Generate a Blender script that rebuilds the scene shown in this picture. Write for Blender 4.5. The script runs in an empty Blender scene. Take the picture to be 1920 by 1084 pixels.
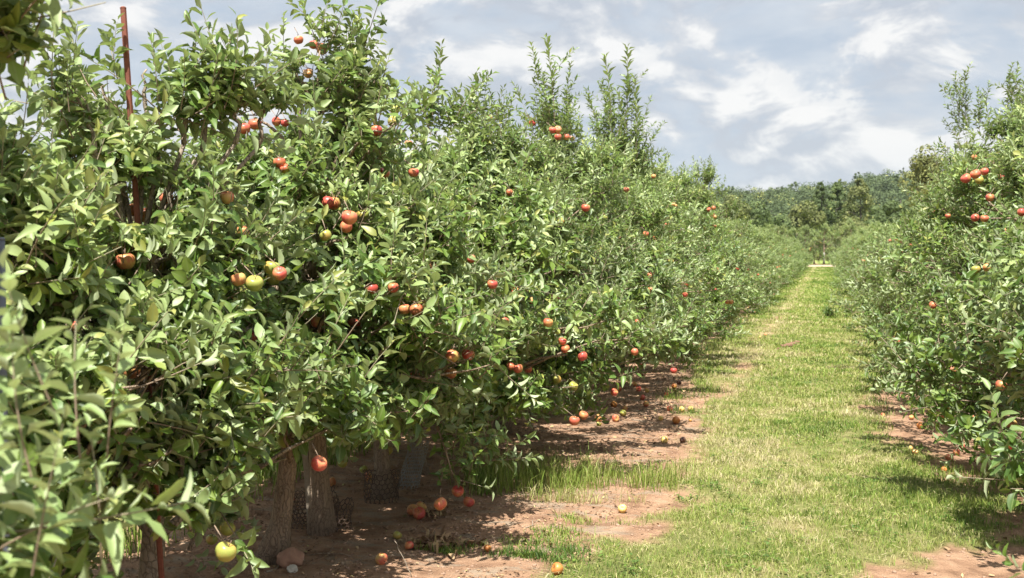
import bpy, math, random
import numpy as np
from mathutils import Vector, Matrix

# ------------------------------------------------------------------ camera, sky, sun, exposure
S = bpy.context.scene
F_PX, CAM_H, YAW, PITCH = 2000.0, 1.75, math.radians(16.4), math.radians(2.06)
cam_d = bpy.data.cameras.new("camera")
cam = bpy.data.objects.new("camera", cam_d); S.collection.objects.link(cam)
cam_d.sensor_width = 36.0
cam_d.lens = F_PX / 1920 * 36.0
cam.location = (0, 0, CAM_H)
cam.rotation_euler = (math.radians(90) - PITCH, 0, YAW)
cam_d.clip_start, cam_d.clip_end = 0.05, 6000
cam_d.dof.use_dof = True
cam_d.dof.focus_distance = 7.0
cam_d.dof.aperture_fstop = 5.0
S.camera = cam
S.render.resolution_x, S.render.resolution_y = 1024, 578
S.view_settings.view_transform = 'Standard'
S.view_settings.look = 'None'
S.view_settings.gamma = 1
S.view_settings.exposure = 1.24
S.cycles.max_bounces = 8
S.cycles.diffuse_bounces = 5
S.cycles.glossy_bounces = 2
S.cycles.transmission_bounces = 6
S.cycles.transparent_max_bounces = 4
S.cycles.caustics_reflective = False
S.cycles.caustics_refractive = False

SUN_EL = math.radians(66)
sun_from = Vector((0.08, -0.60, 0)).normalized() * math.cos(SUN_EL) + Vector((0, 0, math.sin(SUN_EL)))
sd = bpy.data.lights.new("sun", 'SUN'); sd.energy = 5.0; sd.angle = math.radians(0.6); sd.color = (1.0, 0.955, 0.875)
so = bpy.data.objects.new("sun", sd); S.collection.objects.link(so)
so.rotation_euler = (-sun_from).to_track_quat('-Z', 'Y').to_euler()

W = bpy.data.worlds.new("World"); S.world = W; W.use_nodes = True
nt = W.node_tree; nt.nodes.clear()


def nd(tree, typ, **kw):
    n = tree.nodes.new(typ)
    ins = kw.pop('ins', {})
    for k, v in kw.items(): setattr(n, k, v)
    for k, v in ins.items():
        s = n.inputs[k]
        if isinstance(v, bpy.types.NodeSocket): tree.links.new(v, s)
        else: s.default_value = v
    return n


def ramp(tree, fac, stops, interp='LINEAR'):
    r = nd(tree, 'ShaderNodeValToRGB', ins={'Fac': fac})
    cr = r.color_ramp; cr.interpolation = interp
    while len(cr.elements) < len(stops): cr.elements.new(0.5)
    for e, (p, c) in zip(cr.elements, stops):
        e.position = p; e.color = (*c, 1) if len(c) == 3 else c
    return r.outputs['Color']


def mixc(tree, fac, a, b, mode='MIX'):
    m = nd(tree, 'ShaderNodeMix', data_type='RGBA', blend_type=mode)
    for s, v in ((m.inputs[0], fac), (m.inputs[6], a), (m.inputs[7], b)):
        if isinstance(v, bpy.types.NodeSocket): tree.links.new(v, s)
        elif isinstance(v, tuple): s.default_value = (*v, 1) if len(v) == 3 else v
        else: s.default_value = v
    return m.outputs[2]


def mth(tree, op, a, b=0.0, clamp=False):
    m = nd(tree, 'ShaderNodeMath', operation=op, use_clamp=clamp)
    for s, v in ((m.inputs[0], a), (m.inputs[1], b)):
        if isinstance(v, bpy.types.NodeSocket): tree.links.new(v, s)
        else: s.default_value = v
    return m.outputs[0]


sky = nd(nt, 'ShaderNodeTexSky', sky_type='NISHITA', sun_disc=False, sun_elevation=SUN_EL,
         sun_rotation=math.atan2(sun_from.x, sun_from.y), air_density=1.0, dust_density=1.5, ozone_density=1.0)
skyb = mixc(nt, 1.0, sky.outputs[0], (0.085, 0.085, 0.085), 'MULTIPLY')
tc = nd(nt, 'ShaderNodeTexCoord')
sep = nd(nt, 'ShaderNodeSeparateXYZ', ins={0: tc.outputs['Generated']})
# a broken deck of cumulus, flattened towards the horizon
mp = nd(nt, 'ShaderNodeMapping', ins={'Vector': tc.outputs['Generated'], 'Scale': (1.0, 1.0, 1.9), 'Location': (3.1, 1.7, 0.4)})
mp2 = nd(nt, 'ShaderNodeMapping', ins={'Vector': tc.outputs['Generated'], 'Scale': (1.0, 1.0, 3.0), 'Location': (7.3, 2.2, 5.1)})
n1 = nd(nt, 'ShaderNodeTexNoise', ins={'Vector': mp.outputs[0], 'Scale': 8.5, 'Detail': 11.0, 'Roughness': 0.58, 'Distortion': 0.45})
n2 = nd(nt, 'ShaderNodeTexNoise', ins={'Vector': mp2.outputs[0], 'Scale': 14.0, 'Detail': 8.0, 'Roughness': 0.55, 'Distortion': 0.2})
n3 = nd(nt, 'ShaderNodeTexNoise', ins={'Vector': mp2.outputs[0], 'Scale': 2.4, 'Detail': 3.0, 'Roughness': 0.5})
mpu = nd(nt, 'ShaderNodeVectorMath', operation='ADD', ins={0: mp.outputs[0], 1: (0.0, 0.0, 0.055)})
n1u = nd(nt, 'ShaderNodeTexNoise', ins={'Vector': mpu.outputs[0], 'Scale': 8.5, 'Detail': 6.0, 'Roughness': 0.54, 'Distortion': 0.45})
dn = mth(nt, 'ADD', mth(nt, 'MULTIPLY', n1.outputs[0], 0.70), mth(nt, 'ADD', mth(nt, 'MULTIPLY', n2.outputs[0], 0.18), mth(nt, 'MULTIPLY', n3.outputs[0], 0.12)))
cover = ramp(nt, dn, [(0.41, (0, 0, 0)), (0.455, (0.35, 0.35, 0.35)), (0.487, (1, 1, 1))])
crest = mth(nt, 'ADD', mth(nt, 'MULTIPLY', mth(nt, 'SUBTRACT', n1.outputs[0], n1u.outputs[0]), 5.0), 0.50, clamp=True)
core = ramp(nt, dn, [(0.50, (0, 0, 0)), (0.58, (1, 1, 1))])
lit = mth(nt, 'ADD', mth(nt, 'MULTIPLY', crest, 0.75), mth(nt, 'MULTIPLY', core, 0.22), clamp=True)
cld = ramp(nt, lit, [(0.12, (0.50, 0.54, 0.60)), (0.48, (0.64, 0.66, 0.69)), (0.85, (0.86, 0.85, 0.835))])
cl = mixc(nt, cover, mixc(nt, ramp(nt, n2.outputs[0], [(0.35, (0, 0, 0)), (0.65, (1, 1, 1))]), (0.47, 0.54, 0.63), (0.60, 0.645, 0.70)), cld)
skyc = mixc(nt, 0.12, cl, skyb)
hor = ramp(nt, sep.outputs[2], [(0.0, (1, 1, 1)), (0.12, (0, 0, 0))], 'EASE')
skyc = mixc(nt, mth(nt, 'MULTIPLY', hor, 0.55), skyc, (0.50, 0.58, 0.67))
# sky overhead, out of view, brightened as added fill for the shadows
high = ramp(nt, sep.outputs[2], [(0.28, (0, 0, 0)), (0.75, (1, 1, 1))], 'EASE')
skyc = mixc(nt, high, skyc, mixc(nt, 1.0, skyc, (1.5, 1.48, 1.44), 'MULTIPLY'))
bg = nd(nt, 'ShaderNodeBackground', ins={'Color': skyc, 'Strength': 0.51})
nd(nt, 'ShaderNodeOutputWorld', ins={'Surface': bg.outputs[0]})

# ------------------------------------------------------------------ helpers
RNG = np.random.default_rng(11)
FWD = Vector((-math.sin(YAW) * math.cos(PITCH), math.cos(YAW) * math.cos(PITCH), -math.sin(PITCH)))
RGT = Vector((math.cos(YAW), math.sin(YAW), 0))
UPV = RGT.cross(FWD)


def ray(px, py):
    return FWD + RGT * ((px - 960) / F_PX) + UPV * ((542 - py) / F_PX)


def on_ground(px, py, z=0.0):
    r = ray(px, py); t = (z - CAM_H) / r.z
    return Vector((0, 0, CAM_H)) + r * t


def at_depth(px, py, d):
    return Vector((0, 0, CAM_H)) + ray(px, py) * d


def tag(o, label=None, cat=None, group=None, kind=None):
    if label: o['label'] = label
    if cat: o['category'] = cat
    if group: o['group'] = group
    if kind: o['kind'] = kind
    return o


def link(name, data, parent=None, loc=None):
    o = bpy.data.objects.new(name, data); S.collection.objects.link(o)
    if parent: o.parent = parent
    if loc is not None: o.location = loc
    return o


class Geo:
    """collects vertices, quads and triangles with a material index and two point attributes"""
    def __init__(self):
        self.v, self.q, self.t, self.qm, self.tm, self.a, self.b, self.n = [], [], [], [], [], [], [], 0

    def add(self, v, q=None, t=None, mat=0, a=0.0, b=0.0):
        v = np.asarray(v, np.float32).reshape(-1, 3)
        if q is not None and len(q):
            q = np.asarray(q, np.int32) + self.n; self.q.append(q); self.qm.append(np.full(len(q), mat, np.int32))
        if t is not None and len(t):
            t = np.asarray(t, np.int32) + self.n; self.t.append(t); self.tm.append(np.full(len(t), mat, np.int32))
        self.v.append(v)
        self.a.append(np.broadcast_to(np.asarray(a, np.float32), (len(v),)))
        self.b.append(np.broadcast_to(np.asarray(b, np.float32), (len(v),)))
        self.n += len(v)

    def mesh(self, name, mats, smooth=True):
        v = np.concatenate(self.v)
        q = np.concatenate(self.q) if self.q else np.zeros((0, 4), np.int32)
        t = np.concatenate(self.t) if self.t else np.zeros((0, 3), np.int32)
        m = bpy.data.meshes.new(name)
        m.vertices.add(len(v)); m.vertices.foreach_set('co', v.ravel())
        m.loops.add(q.size + t.size)
        m.loops.foreach_set('vertex_index', np.concatenate([q.ravel(), t.ravel()]).astype(np.int32))
        m.polygons.add(len(q) + len(t))
        ls = np.concatenate([np.arange(len(q)) * 4, q.size + np.arange(len(t)) * 3]).astype(np.int32)
        m.polygons.foreach_set('loop_start', ls)
        mi = np.concatenate(self.qm + self.tm) if (self.qm or self.tm) else np.zeros(0, np.int32)
        m.polygons.foreach_set('material_index', mi.astype(np.int32))
        m.polygons.foreach_set('use_smooth', np.full(len(mi), smooth))
        at = m.attributes.new('var', 'FLOAT', 'POINT'); at.data.foreach_set('value', np.concatenate(self.a).astype(np.float32))
        at = m.attributes.new('rib', 'FLOAT', 'POINT'); at.data.foreach_set('value', np.concatenate(self.b).astype(np.float32))
        for mt in mats: m.materials.append(mt)
        m.update(calc_edges=True)
        return m


def frames(pts):
    pts = np.asarray(pts, float)
    t = np.gradient(pts, axis=0); t /= np.linalg.norm(t, axis=1)[:, None] + 1e-9
    x = np.cross([0.0, 0, 1] if abs(t[0][2]) < 0.9 else [1.0, 0, 0], t[0])
    res = []
    for k in t:
        x = x - np.dot(x, k) * k; x /= np.linalg.norm(x) + 1e-9
        res.append((x, np.cross(k, x)))
    return res


def tube(g, pts, rad, n=8, mat=0, a=0.5, cap=True, rough=0.0, rng=None):
    pts = np.asarray(pts, float); fr = frames(pts); k = len(pts)
    rad = np.broadcast_to(np.asarray(rad, float), (k,))
    ang = np.arange(n) * 2 * math.pi / n
    v = []
    for p, r, (x, y) in zip(pts, rad, fr):
        rr = r * (1 + (rng.normal(0, rough, n) if rough else 0))
        v.append(p + np.outer(np.cos(ang) * rr, x) + np.outer(np.sin(ang) * rr, y))
    v = np.concatenate(v)
    q = [(i * n + j, i * n + (j + 1) % n, (i + 1) * n + (j + 1) % n, (i + 1) * n + j) for i in range(k - 1) for j in range(n)]
    t = []
    if cap:
        v = np.vstack([v, pts[-1], pts[0]])
        t = [((k - 1) * n + j, (k - 1) * n + (j + 1) % n, k * n) for j in range(n)] + [((j + 1) % n, j, k * n + 1) for j in range(n)]
    g.add(v, q, t, mat, a)


def curve_pts(p0, p1, sag=(0, 0, 0), n=6, wob=0.0, rng=None):
    p0, p1, sag = np.array(p0, float), np.array(p1, float), np.array(sag, float)
    u = np.linspace(0, 1, n)[:, None]
    p = p0 + (p1 - p0) * u + sag * (4 * u * (1 - u))
    if wob: p[1:-1] += rng.normal(0, wob, (n - 2, 3))
    return p


def new_mat(name):
    m = bpy.data.materials.new(name); m.use_nodes = True; m.node_tree.nodes.clear()
    return m, m.node_tree


def out(t, sh, disp=None):
    o = nd(t, 'ShaderNodeOutputMaterial', ins={'Surface': sh})
    return o


def bump(t, h, strength=0.4, dist=0.01):
    return nd(t, 'ShaderNodeBump', ins={'Height': h, 'Strength': strength, 'Distance': dist}).outputs[0]


def noise(t, vec, scale, detail=4.0, rough=0.55, dist=0.0):
    return nd(t, 'ShaderNodeTexNoise', ins={'Vector': vec, 'Scale': scale, 'Detail': detail, 'Roughness': rough, 'Distortion': dist}).outputs[0]


def attr(t, name):
    return nd(t, 'ShaderNodeAttribute', attribute_name=name).outputs['Fac']


# ------------------------------------------------------------------ materials
def leaf_mat(name, dark, mid, light, under, gloss=0.46, trans=0.27):
    m, t = new_mat(name)
    var = attr(t, 'var'); rib = attr(t, 'rib')
    top = ramp(t, var, [(0.0, dark), (0.45, mid), (0.85, light), (1.0, (0.30, 0.30, 0.07))])
    oi = nd(t, 'ShaderNodeObjectInfo')
    tco = nd(t, 'ShaderNodeTexCoord')
    blot = noise(t, tco.outputs['Object'], 38.0, 2.0)
    top = mixc(t, mth(t, 'MULTIPLY', blot, 0.30), top, light)
    scab = ramp(t, noise(t, tco.outputs['Object'], 95.0, 2.0), [(0.66, (0, 0, 0)), (0.72, (1, 1, 1))])
    top = mixc(t, mth(t, 'MULTIPLY', scab, 0.6), top, (0.13, 0.085, 0.03))
    geo = nd(t, 'ShaderNodeNewGeometry')
    un = mixc(t, var, under, tuple(c * 1.2 for c in under))
    col = mixc(t, geo.outputs['Backfacing'], top, un)
    ribf = ramp(t, rib, [(0.0, (1, 1, 1)), (0.10, (0.55, 0.55, 0.55)), (0.2, (0, 0, 0))])
    col = mixc(t, mth(t, 'MULTIPLY', ribf, 0.5), col, (0.26, 0.32, 0.12))
    hs = nd(t, 'ShaderNodeHueSaturation', ins={'Color': col, 'Hue': 0.5, 'Saturation': 1.0,
            'Value': mth(t, 'ADD', mth(t, 'MULTIPLY', oi.outputs['Random'], 0.22), 0.90)})
    col = hs.outputs[0]
    rgh = mixc(t, geo.outputs['Backfacing'], (gloss, gloss, gloss), (0.8, 0.8, 0.8))
    b = nd(t, 'ShaderNodeBsdfPrincipled', ins={'Base Color': col, 'Roughness': rgh, 'Specular IOR Level': 0.6})
    tr = nd(t, 'ShaderNodeBsdfTranslucent', ins={'Color': mixc(t, 0.55, col, (0.26, 0.36, 0.03))})
    mx = nd(t, 'ShaderNodeMixShader', ins={0: trans, 1: b.outputs[0], 2: tr.outputs[0]})
    out(t, mx.outputs[0])
    return m


M = {}
M['leaf'] = leaf_mat('apple_leaf', (0.019, 0.060, 0.012), (0.064, 0.140, 0.020), (0.185, 0.268, 0.042), (0.285, 0.345, 0.180))
M['leaf_pale'] = leaf_mat('young_apple_leaf', (0.10, 0.175, 0.050), (0.190, 0.275, 0.090), (0.31, 0.385, 0.150), (0.38, 0.445, 0.265), 0.5)
M['leaf_far'] = leaf_mat('tree_leaf', (0.035, 0.062, 0.018), (0.065, 0.105, 0.026), (0.11, 0.15, 0.036), (0.08, 0.12, 0.036), 0.8, 0.15)
M['leaf_olive'] = leaf_mat('olive_tree_leaf', (0.06, 0.08, 0.022), (0.10, 0.12, 0.03), (0.16, 0.17, 0.045), (0.11, 0.13, 0.045), 0.8, 0.15)
M['leaf_wood'] = leaf_mat('woodland_leaf', (0.032, 0.055, 0.022), (0.055, 0.085, 0.030), (0.085, 0.12, 0.038), (0.06, 0.09, 0.034), 0.9, 0.1)


def bark_mat(name, c1, c2, sc=18.0, zs=0.16):
    m, t = new_mat(name)
    tco = nd(t, 'ShaderNodeTexCoord')
    mpn = nd(t, 'ShaderNodeMapping', ins={'Vector': tco.outputs['Object'], 'Scale': (1, 1, zs)})
    a = noise(t, mpn.outputs[0], sc * 2.2, 6.0, 0.65)
    b = noise(t, tco.outputs['Object'], sc * 0.35, 4.0)
    vor = nd(t, 'ShaderNodeTexVoronoi', feature='DISTANCE_TO_EDGE', ins={'Vector': nd(t, 'ShaderNodeMixRGB', ins={0: 0.06, 1: mpn.outputs[0], 2: nd(t, 'ShaderNodeTexNoise', ins={'Vector': tco.outputs['Object'], 'Scale': 14.0}).outputs[1]}).outputs[0], 'Scale': sc * 3.2}).outputs['Distance']
    crack = ramp(t, vor, [(0.0, (0, 0, 0)), (0.12, (1, 1, 1))])
    col = mixc(t, a, c1, c2)
    col = mixc(t, mth(t, 'MULTIPLY', b, 0.6), col, tuple(c * 0.6 for c in c1))
    col = mixc(t, 1.0, col, mixc(t, crack, (0.62, 0.6, 0.58), (1, 1, 1)), 'MULTIPLY')
    h = mth(t, 'ADD', mth(t, 'MULTIPLY', crack, 0.6), a)
    bs = nd(t, 'ShaderNodeBsdfPrincipled', ins={'Base Color': col, 'Roughness': 0.9, 'Normal': bump(t, h, 0.8, 0.012)})
    out(t, bs.outputs[0])
    return m


M['bark'] = bark_mat('apple_bark', (0.25, 0.175, 0.12), (0.52, 0.40, 0.29))
M['bark_pale'] = bark_mat('pale_peeling_bark', (0.24, 0.19, 0.14), (0.45, 0.38, 0.29), 12, 0.5)
M['bark_far'] = bark_mat('far_bark', (0.06, 0.05, 0.04), (0.14, 0.12, 0.10), 3)
m, t = new_mat('green_twig')
v = attr(t, 'var')
b = nd(t, 'ShaderNodeBsdfPrincipled', ins={'Base Color': ramp(t, v, [(0, (0.13, 0.085, 0.06)), (0.5, (0.22, 0.16, 0.11)), (1, (0.34, 0.34, 0.22))]), 'Roughness': 0.7})
out(t, b.outputs[0]); M['twig'] = m


def apple_mat(name, skin, blush, amount, rough=0.32):
    m, t = new_mat(name)
    tco = nd(t, 'ShaderNodeTexCoord'); oi = nd(t, 'ShaderNodeObjectInfo')
    mv = nd(t, 'ShaderNodeVectorMath', operation='ADD', ins={0: tco.outputs['Object']})
    t.links.new(nd(t, 'ShaderNodeMath', operation='MULTIPLY', ins={0: oi.outputs['Random'], 1: 37.0}).outputs[0], mv.inputs[1])
    big = noise(t, mv.outputs[0], 14.0, 2.0)
    mpn = nd(t, 'ShaderNodeMapping', ins={'Vector': mv.outputs[0], 'Scale': (1, 1, 0.15)})
    stripe = noise(t, mpn.outputs[0], 160.0, 3.0)
    speck = noise(t, mv.outputs[0], 420.0, 1.0)
    f = mth(t, 'ADD', mth(t, 'MULTIPLY', mth(t, 'SUBTRACT', big, 0.5), 3.2), amount)
    f = mth(t, 'ADD', f, mth(t, 'MULTIPLY', mth(t, 'SUBTRACT', stripe, 0.5), 1.1), clamp=True)
    col = mixc(t, f, skin, blush)
    sp = ramp(t, speck, [(0.66, (0, 0, 0)), (0.72, (1, 1, 1))])
    col = mixc(t, mth(t, 'MULTIPLY', sp, 0.35), col, (0.5, 0.4, 0.2))
    b = nd(t, 'ShaderNodeBsdfPrincipled', ins={'Base Color': col, 'Roughness': rough, 'Specular IOR Level': 0.4,
                                             'Subsurface Weight': 0.06, 'Subsurface Radius': (0.01, 0.004, 0.002)})
    out(t, b.outputs[0])
    return m


AM = {'r': apple_mat('red_apple_skin', (0.58, 0.30, 0.11), (0.48, 0.075, 0.062), 0.78, .38),
      'b': apple_mat('blushed_apple_skin', (0.58, 0.42, 0.13), (0.52, 0.12, 0.075), 0.68, .4),
      'g': apple_mat('green_apple_skin', (0.30, 0.33, 0.075), (0.48, 0.28, 0.08), 0.15),
      'y': apple_mat('yellow_fallen_apple_skin', (0.66, 0.50, 0.16), (0.55, 0.20, 0.08), 0.15, 0.4),
      'o': apple_mat('orange_bruised_apple_skin', (0.52, 0.24, 0.06), (0.40, 0.11, 0.04), 0.45, 0.4),
      'k': apple_mat('rotten_apple_skin', (0.09, 0.035, 0.02), (0.045, 0.02, 0.015), 0.5, 0.55)}


def simple(name, col, rough=0.7, metal=0.0, ns=30, amt=0.35):
    m, t = new_mat(name)
    tco = nd(t, 'ShaderNodeTexCoord')
    n = noise(t, tco.outputs['Object'], ns, 6.0, 0.6)
    c = mixc(t, n, tuple(x * (1 - amt) for x in col), tuple(min(1, x * (1 + amt)) for x in col))
    b = nd(t, 'ShaderNodeBsdfPrincipled', ins={'Base Color': c, 'Roughness': rough, 'Metallic': metal, 'Normal': bump(t, n, 0.3, 0.004)})
    out(t, b.outputs[0]); return m


M['rust'] = simple('rusty_steel', (0.19, 0.060, 0.036), 0.85, 0.0, 45, 0.55)
M['galv'] = simple('galvanised_steel', (0.09, 0.105, 0.13), 0.5, 0.2, 20, 0.15)
M['stake'] = simple('weathered_stake_wood', (0.30, 0.25, 0.19), 0.85, 0, 60, 0.4)
M['guard_brown'] = simple('brown_plastic_mesh', (0.10, 0.062, 0.042), 0.6, 0, 30, 0.3)
M['guard_white'] = simple('pale_plastic_mesh', (0.27, 0.26, 0.235), 0.6, 0, 30, 0.2)
M['wire'] = simple('dull_wire', (0.10, 0.10, 0.10), 0.5, 0.7)
M['crumb'] = simple('crumb_earth', (0.30, 0.195, 0.135), 0.95, 0, 25, 0.4)
M['clod'] = simple('clod_earth', (0.34, 0.19, 0.13), 0.95, 0, 25, 0.4)
M['clay'] = simple('dark_clod_earth', (0.17, 0.095, 0.06), 0.95, 0, 25, 0.4)
M['chalk'] = simple('pale_stone', (0.50, 0.46, 0.40), 0.9, 0, 25, 0.3)

m, t = new_mat('grass_blade')
v = attr(t, 'var'); rb = attr(t, 'rib')
c = ramp(t, v, [(0.0, (0.070, 0.130, 0.026)), (0.35, (0.185, 0.275, 0.042)), (0.6, (0.31, 0.345, 0.090)), (0.8, (0.45, 0.41, 0.19)), (1.0, (0.55, 0.47, 0.30))])
b = nd(t, 'ShaderNodeBsdfPrincipled', ins={'Base Color': c, 'Roughness': 0.55, 'Specular IOR Level': 0.3})
tr = nd(t, 'ShaderNodeBsdfTranslucent', ins={'Color': c})
out(t, nd(t, 'ShaderNodeMixShader', ins={0: 0.3, 1: b.outputs[0], 2: tr.outputs[0]}).outputs[0]); M['grass'] = m

m, t = new_mat('dead_leaf')
v = attr(t, 'var')
c = ramp(t, v, [(0.0, (0.10, 0.055, 0.03)), (0.5, (0.24, 0.14, 0.075)), (0.85, (0.40, 0.28, 0.15)), (1.0, (0.42, 0.40, 0.16))])
b = nd(t, 'ShaderNodeBsdfPrincipled', ins={'Base Color': c, 'Roughness': 0.8})
out(t, b.outputs[0]); M['dead'] = m

# ------------------------------------------------------------------ ground
GL = np.array([(0, -1.15), (5.2, -1.35), (6.3, -1.2), (7.4, -0.95), (9, -1.12), (11, -1.22), (13, -1.45), (15, -1.9), (20, -2.1), (30, -2.2), (118, -2.2)])
GR = np.array([(0, 0.3), (6.1, 0.38), (6.6, 0.5), (6.95, 1.1), (7.8, 1.35), (8.5, 1.15), (9.6, 0.78), (11, 0.62), (13.2, 0.58), (15, 1.0), (20, 1.4), (118, 1.5)])


def vnoise(x, y, s, seed=0):
    """smooth value noise in -1..1"""
    r = np.random.default_rng(seed).uniform(-1, 1, (256, 256))
    x, y = np.asarray(x) / s + 57.3, np.asarray(y) / s + 91.7
    xi, yi = np.floor(x).astype(int), np.floor(y).astype(int)
    fx, fy = x - xi, y - yi
    fx, fy = fx * fx * (3 - 2 * fx), fy * fy * (3 - 2 * fy)
    g = lambda i, j: r[i % 256, j % 256]
    return (g(xi, yi) * (1 - fx) + g(xi + 1, yi) * fx) * (1 - fy) + (g(xi, yi + 1) * (1 - fx) + g(xi + 1, yi + 1) * fx) * fy


def grass_mask(x, y):
    l = np.interp(y, GL[:, 0], GL[:, 1]); r = np.interp(y, GR[:, 0], GR[:, 1])
    d = np.minimum(x - l, r - x) + 0.22 * vnoise(x, y, 0.45, 1) + 0.20 * vnoise(x, y, 0.15, 2) + 0.08 * vnoise(x, y, 0.07, 6) + 0.08 * vnoise(x, y, 1.7, 3)
    m = np.clip(d / 0.22 + 0.3, 0, 1)
    # strip of grass beyond the left row
    d2 = np.minimum(x + 7.6, -4.1 - x) + 0.25 * vnoise(x, y, 0.5, 4)
    m = np.maximum(m, np.clip(d2 / 0.4, 0, 1))
    d3 = np.minimum(x - 3.6, 9.0 - x) + 0.25 * vnoise(x, y, 0.5, 5)
    m = np.maximum(m, np.clip(d3 / 0.4, 0, 1))
    m = m * np.clip((118.5 - y) / 1.0, 0, 1) + np.clip((y - 136) / 2.0, 0, 1)
    worn = np.exp(-((x + 1.22 + .08 * vnoise(x, y, 1.6, 71)) / .20) ** 2) * np.clip((y - 7) / 2, 0, 1)
    m = m * (1 - worn * np.clip(.40 + .75 * vnoise(x, y, .5, 72), 0, 1))
    return np.clip(m, 0, 1)


def ground_z(x, y):
    fade = np.clip((40 - np.abs(y)) / 15, 0, 1) * np.clip((14 - np.abs(x)) / 4, 0, 1)
    z = (0.022 * vnoise(x, y, 0.9, 7) + 0.012 * vnoise(x, y, 0.33, 8) + 0.007 * vnoise(x, y, 0.13, 9)) * fade
    z = z + np.clip((y - 140) * 0.012, 0, 6)
    return z


xs = np.unique(np.concatenate([[-4000, -1500, -600, -250, -120, -60, -35, -24, -18, -14], np.arange(-12, -4.6, 0.25), np.arange(-4.6, 3.4, 0.055),
                               np.arange(3.4, 12, 0.3), [14, 18, 24, 35, 60, 120, 250, 600, 1500, 4000]]))
ys = np.unique(np.concatenate([[-300, -60, -15, -4, 0], np.arange(1, 4, 0.15), np.arange(4, 16, 0.055), np.arange(16, 30, 0.14), np.arange(30, 60, 0.4), np.arange(60, 145, 1.0),
                               [150, 160, 180, 200, 240, 300, 400, 600, 1000, 2000, 4500]]))
X, Y = np.meshgrid(xs, ys)
Z = ground_z(X, Y)
gm = grass_mask(X, Y)
Z = Z + gm * 0.012
g = Geo()
nx, ny = len(xs), len(ys)
idx = np.arange(nx * ny).reshape(ny, nx)
q = np.stack([idx[:-1, :-1], idx[:-1, 1:], idx[1:, 1:], idx[1:, :-1]], -1).reshape(-1, 4)
g.add(np.stack([X, Y, Z], -1).reshape(-1, 3), q, None, 0, gm.ravel(), 0)
m, t = new_mat('red_soil_and_turf')
tco = nd(t, 'ShaderNodeTexCoord'); P = tco.outputs['Object']
gmk = attr(t, 'var')
fine = noise(t, P, 60.0, 6.0, 0.65); med = noise(t, P, 6.0, 5.0, 0.6); bigp = noise(t, P, 1.1, 4.0)
soil = ramp(t, med, [(0.3, (0.19, 0.108, 0.066)), (0.5, (0.40, 0.245, 0.155)), (0.7, (0.55, 0.37, 0.245))])
soil = mixc(t, mth(t, 'MULTIPLY', fine, 0.5), soil, (0.20, 0.115, 0.07))
# grey crust of old leaf mould under the rows
crust = ramp(t, noise(t, nd(t, 'ShaderNodeMapping', ins={'Vector': P, 'Scale': (1, 2.2, 1)}).outputs[0], 3.0, 7.0, 0.7, 0.6), [(0.52, (0, 0, 0)), (0.60, (1, 1, 1))])
sx = nd(t, 'ShaderNodeSeparateXYZ', ins={0: P})
lx = mth(t, 'MULTIPLY', mth(t, 'SUBTRACT', -0.9, sx.outputs[0]), 3.0, clamp=True)
soil = mixc(t, mth(t, 'MULTIPLY', mth(t, 'MULTIPLY', crust, lx), 0.5), soil, (0.30, 0.275, 0.215))
turf = ramp(t, noise(t, P, 2.3, 6.0, 0.65), [(0.3, (0.10, 0.13, 0.035)), (0.5, (0.20, 0.22, 0.07)), (0.68, (0.32, 0.27, 0.13))])
turf = mixc(t, mth(t, 'MULTIPLY', fine, 0.5), turf, (0.16, 0.13, 0.06))
far = mth(t, 'MULTIPLY', mth(t, 'SUBTRACT', sx.outputs[1], 25.0), 0.04, clamp=True)
turf = mixc(t, mth(t, 'MULTIPLY', far, 0.8), turf, (0.19, 0.25, 0.06))
col = mixc(t, gmk, soil, turf)
road = mth(t, 'MULTIPLY', mth(t, 'SUBTRACT', sx.outputs[1], 118.5), 2.0, clamp=True)
road2 = mth(t, 'MULTIPLY', mth(t, 'SUBTRACT', 136.5, sx.outputs[1]), 2.0, clamp=True)
col = mixc(t, mth(t, 'MULTIPLY', road, road2), col, (0.36, 0.27, 0.20))
h = mth(t, 'ADD', fine, mth(t, 'MULTIPLY', med, 1.5))
b = nd(t, 'ShaderNodeBsdfPrincipled', ins={'Base Color': col, 'Roughness': 0.95, 'Specular IOR Level': 0.15, 'Normal': bump(t, h, 1.0, 0.03)})
out(t, b.outputs[0]); M['ground'] = m
ground = link('ground', g.mesh('ground', [m])); tag(ground, kind='structure')


def gz(x, y):
    return float(ground_z(np.array([x]), np.array([y]))[0] + 0.012 * grass_mask(np.array([x]), np.array([y]))[0])


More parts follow.
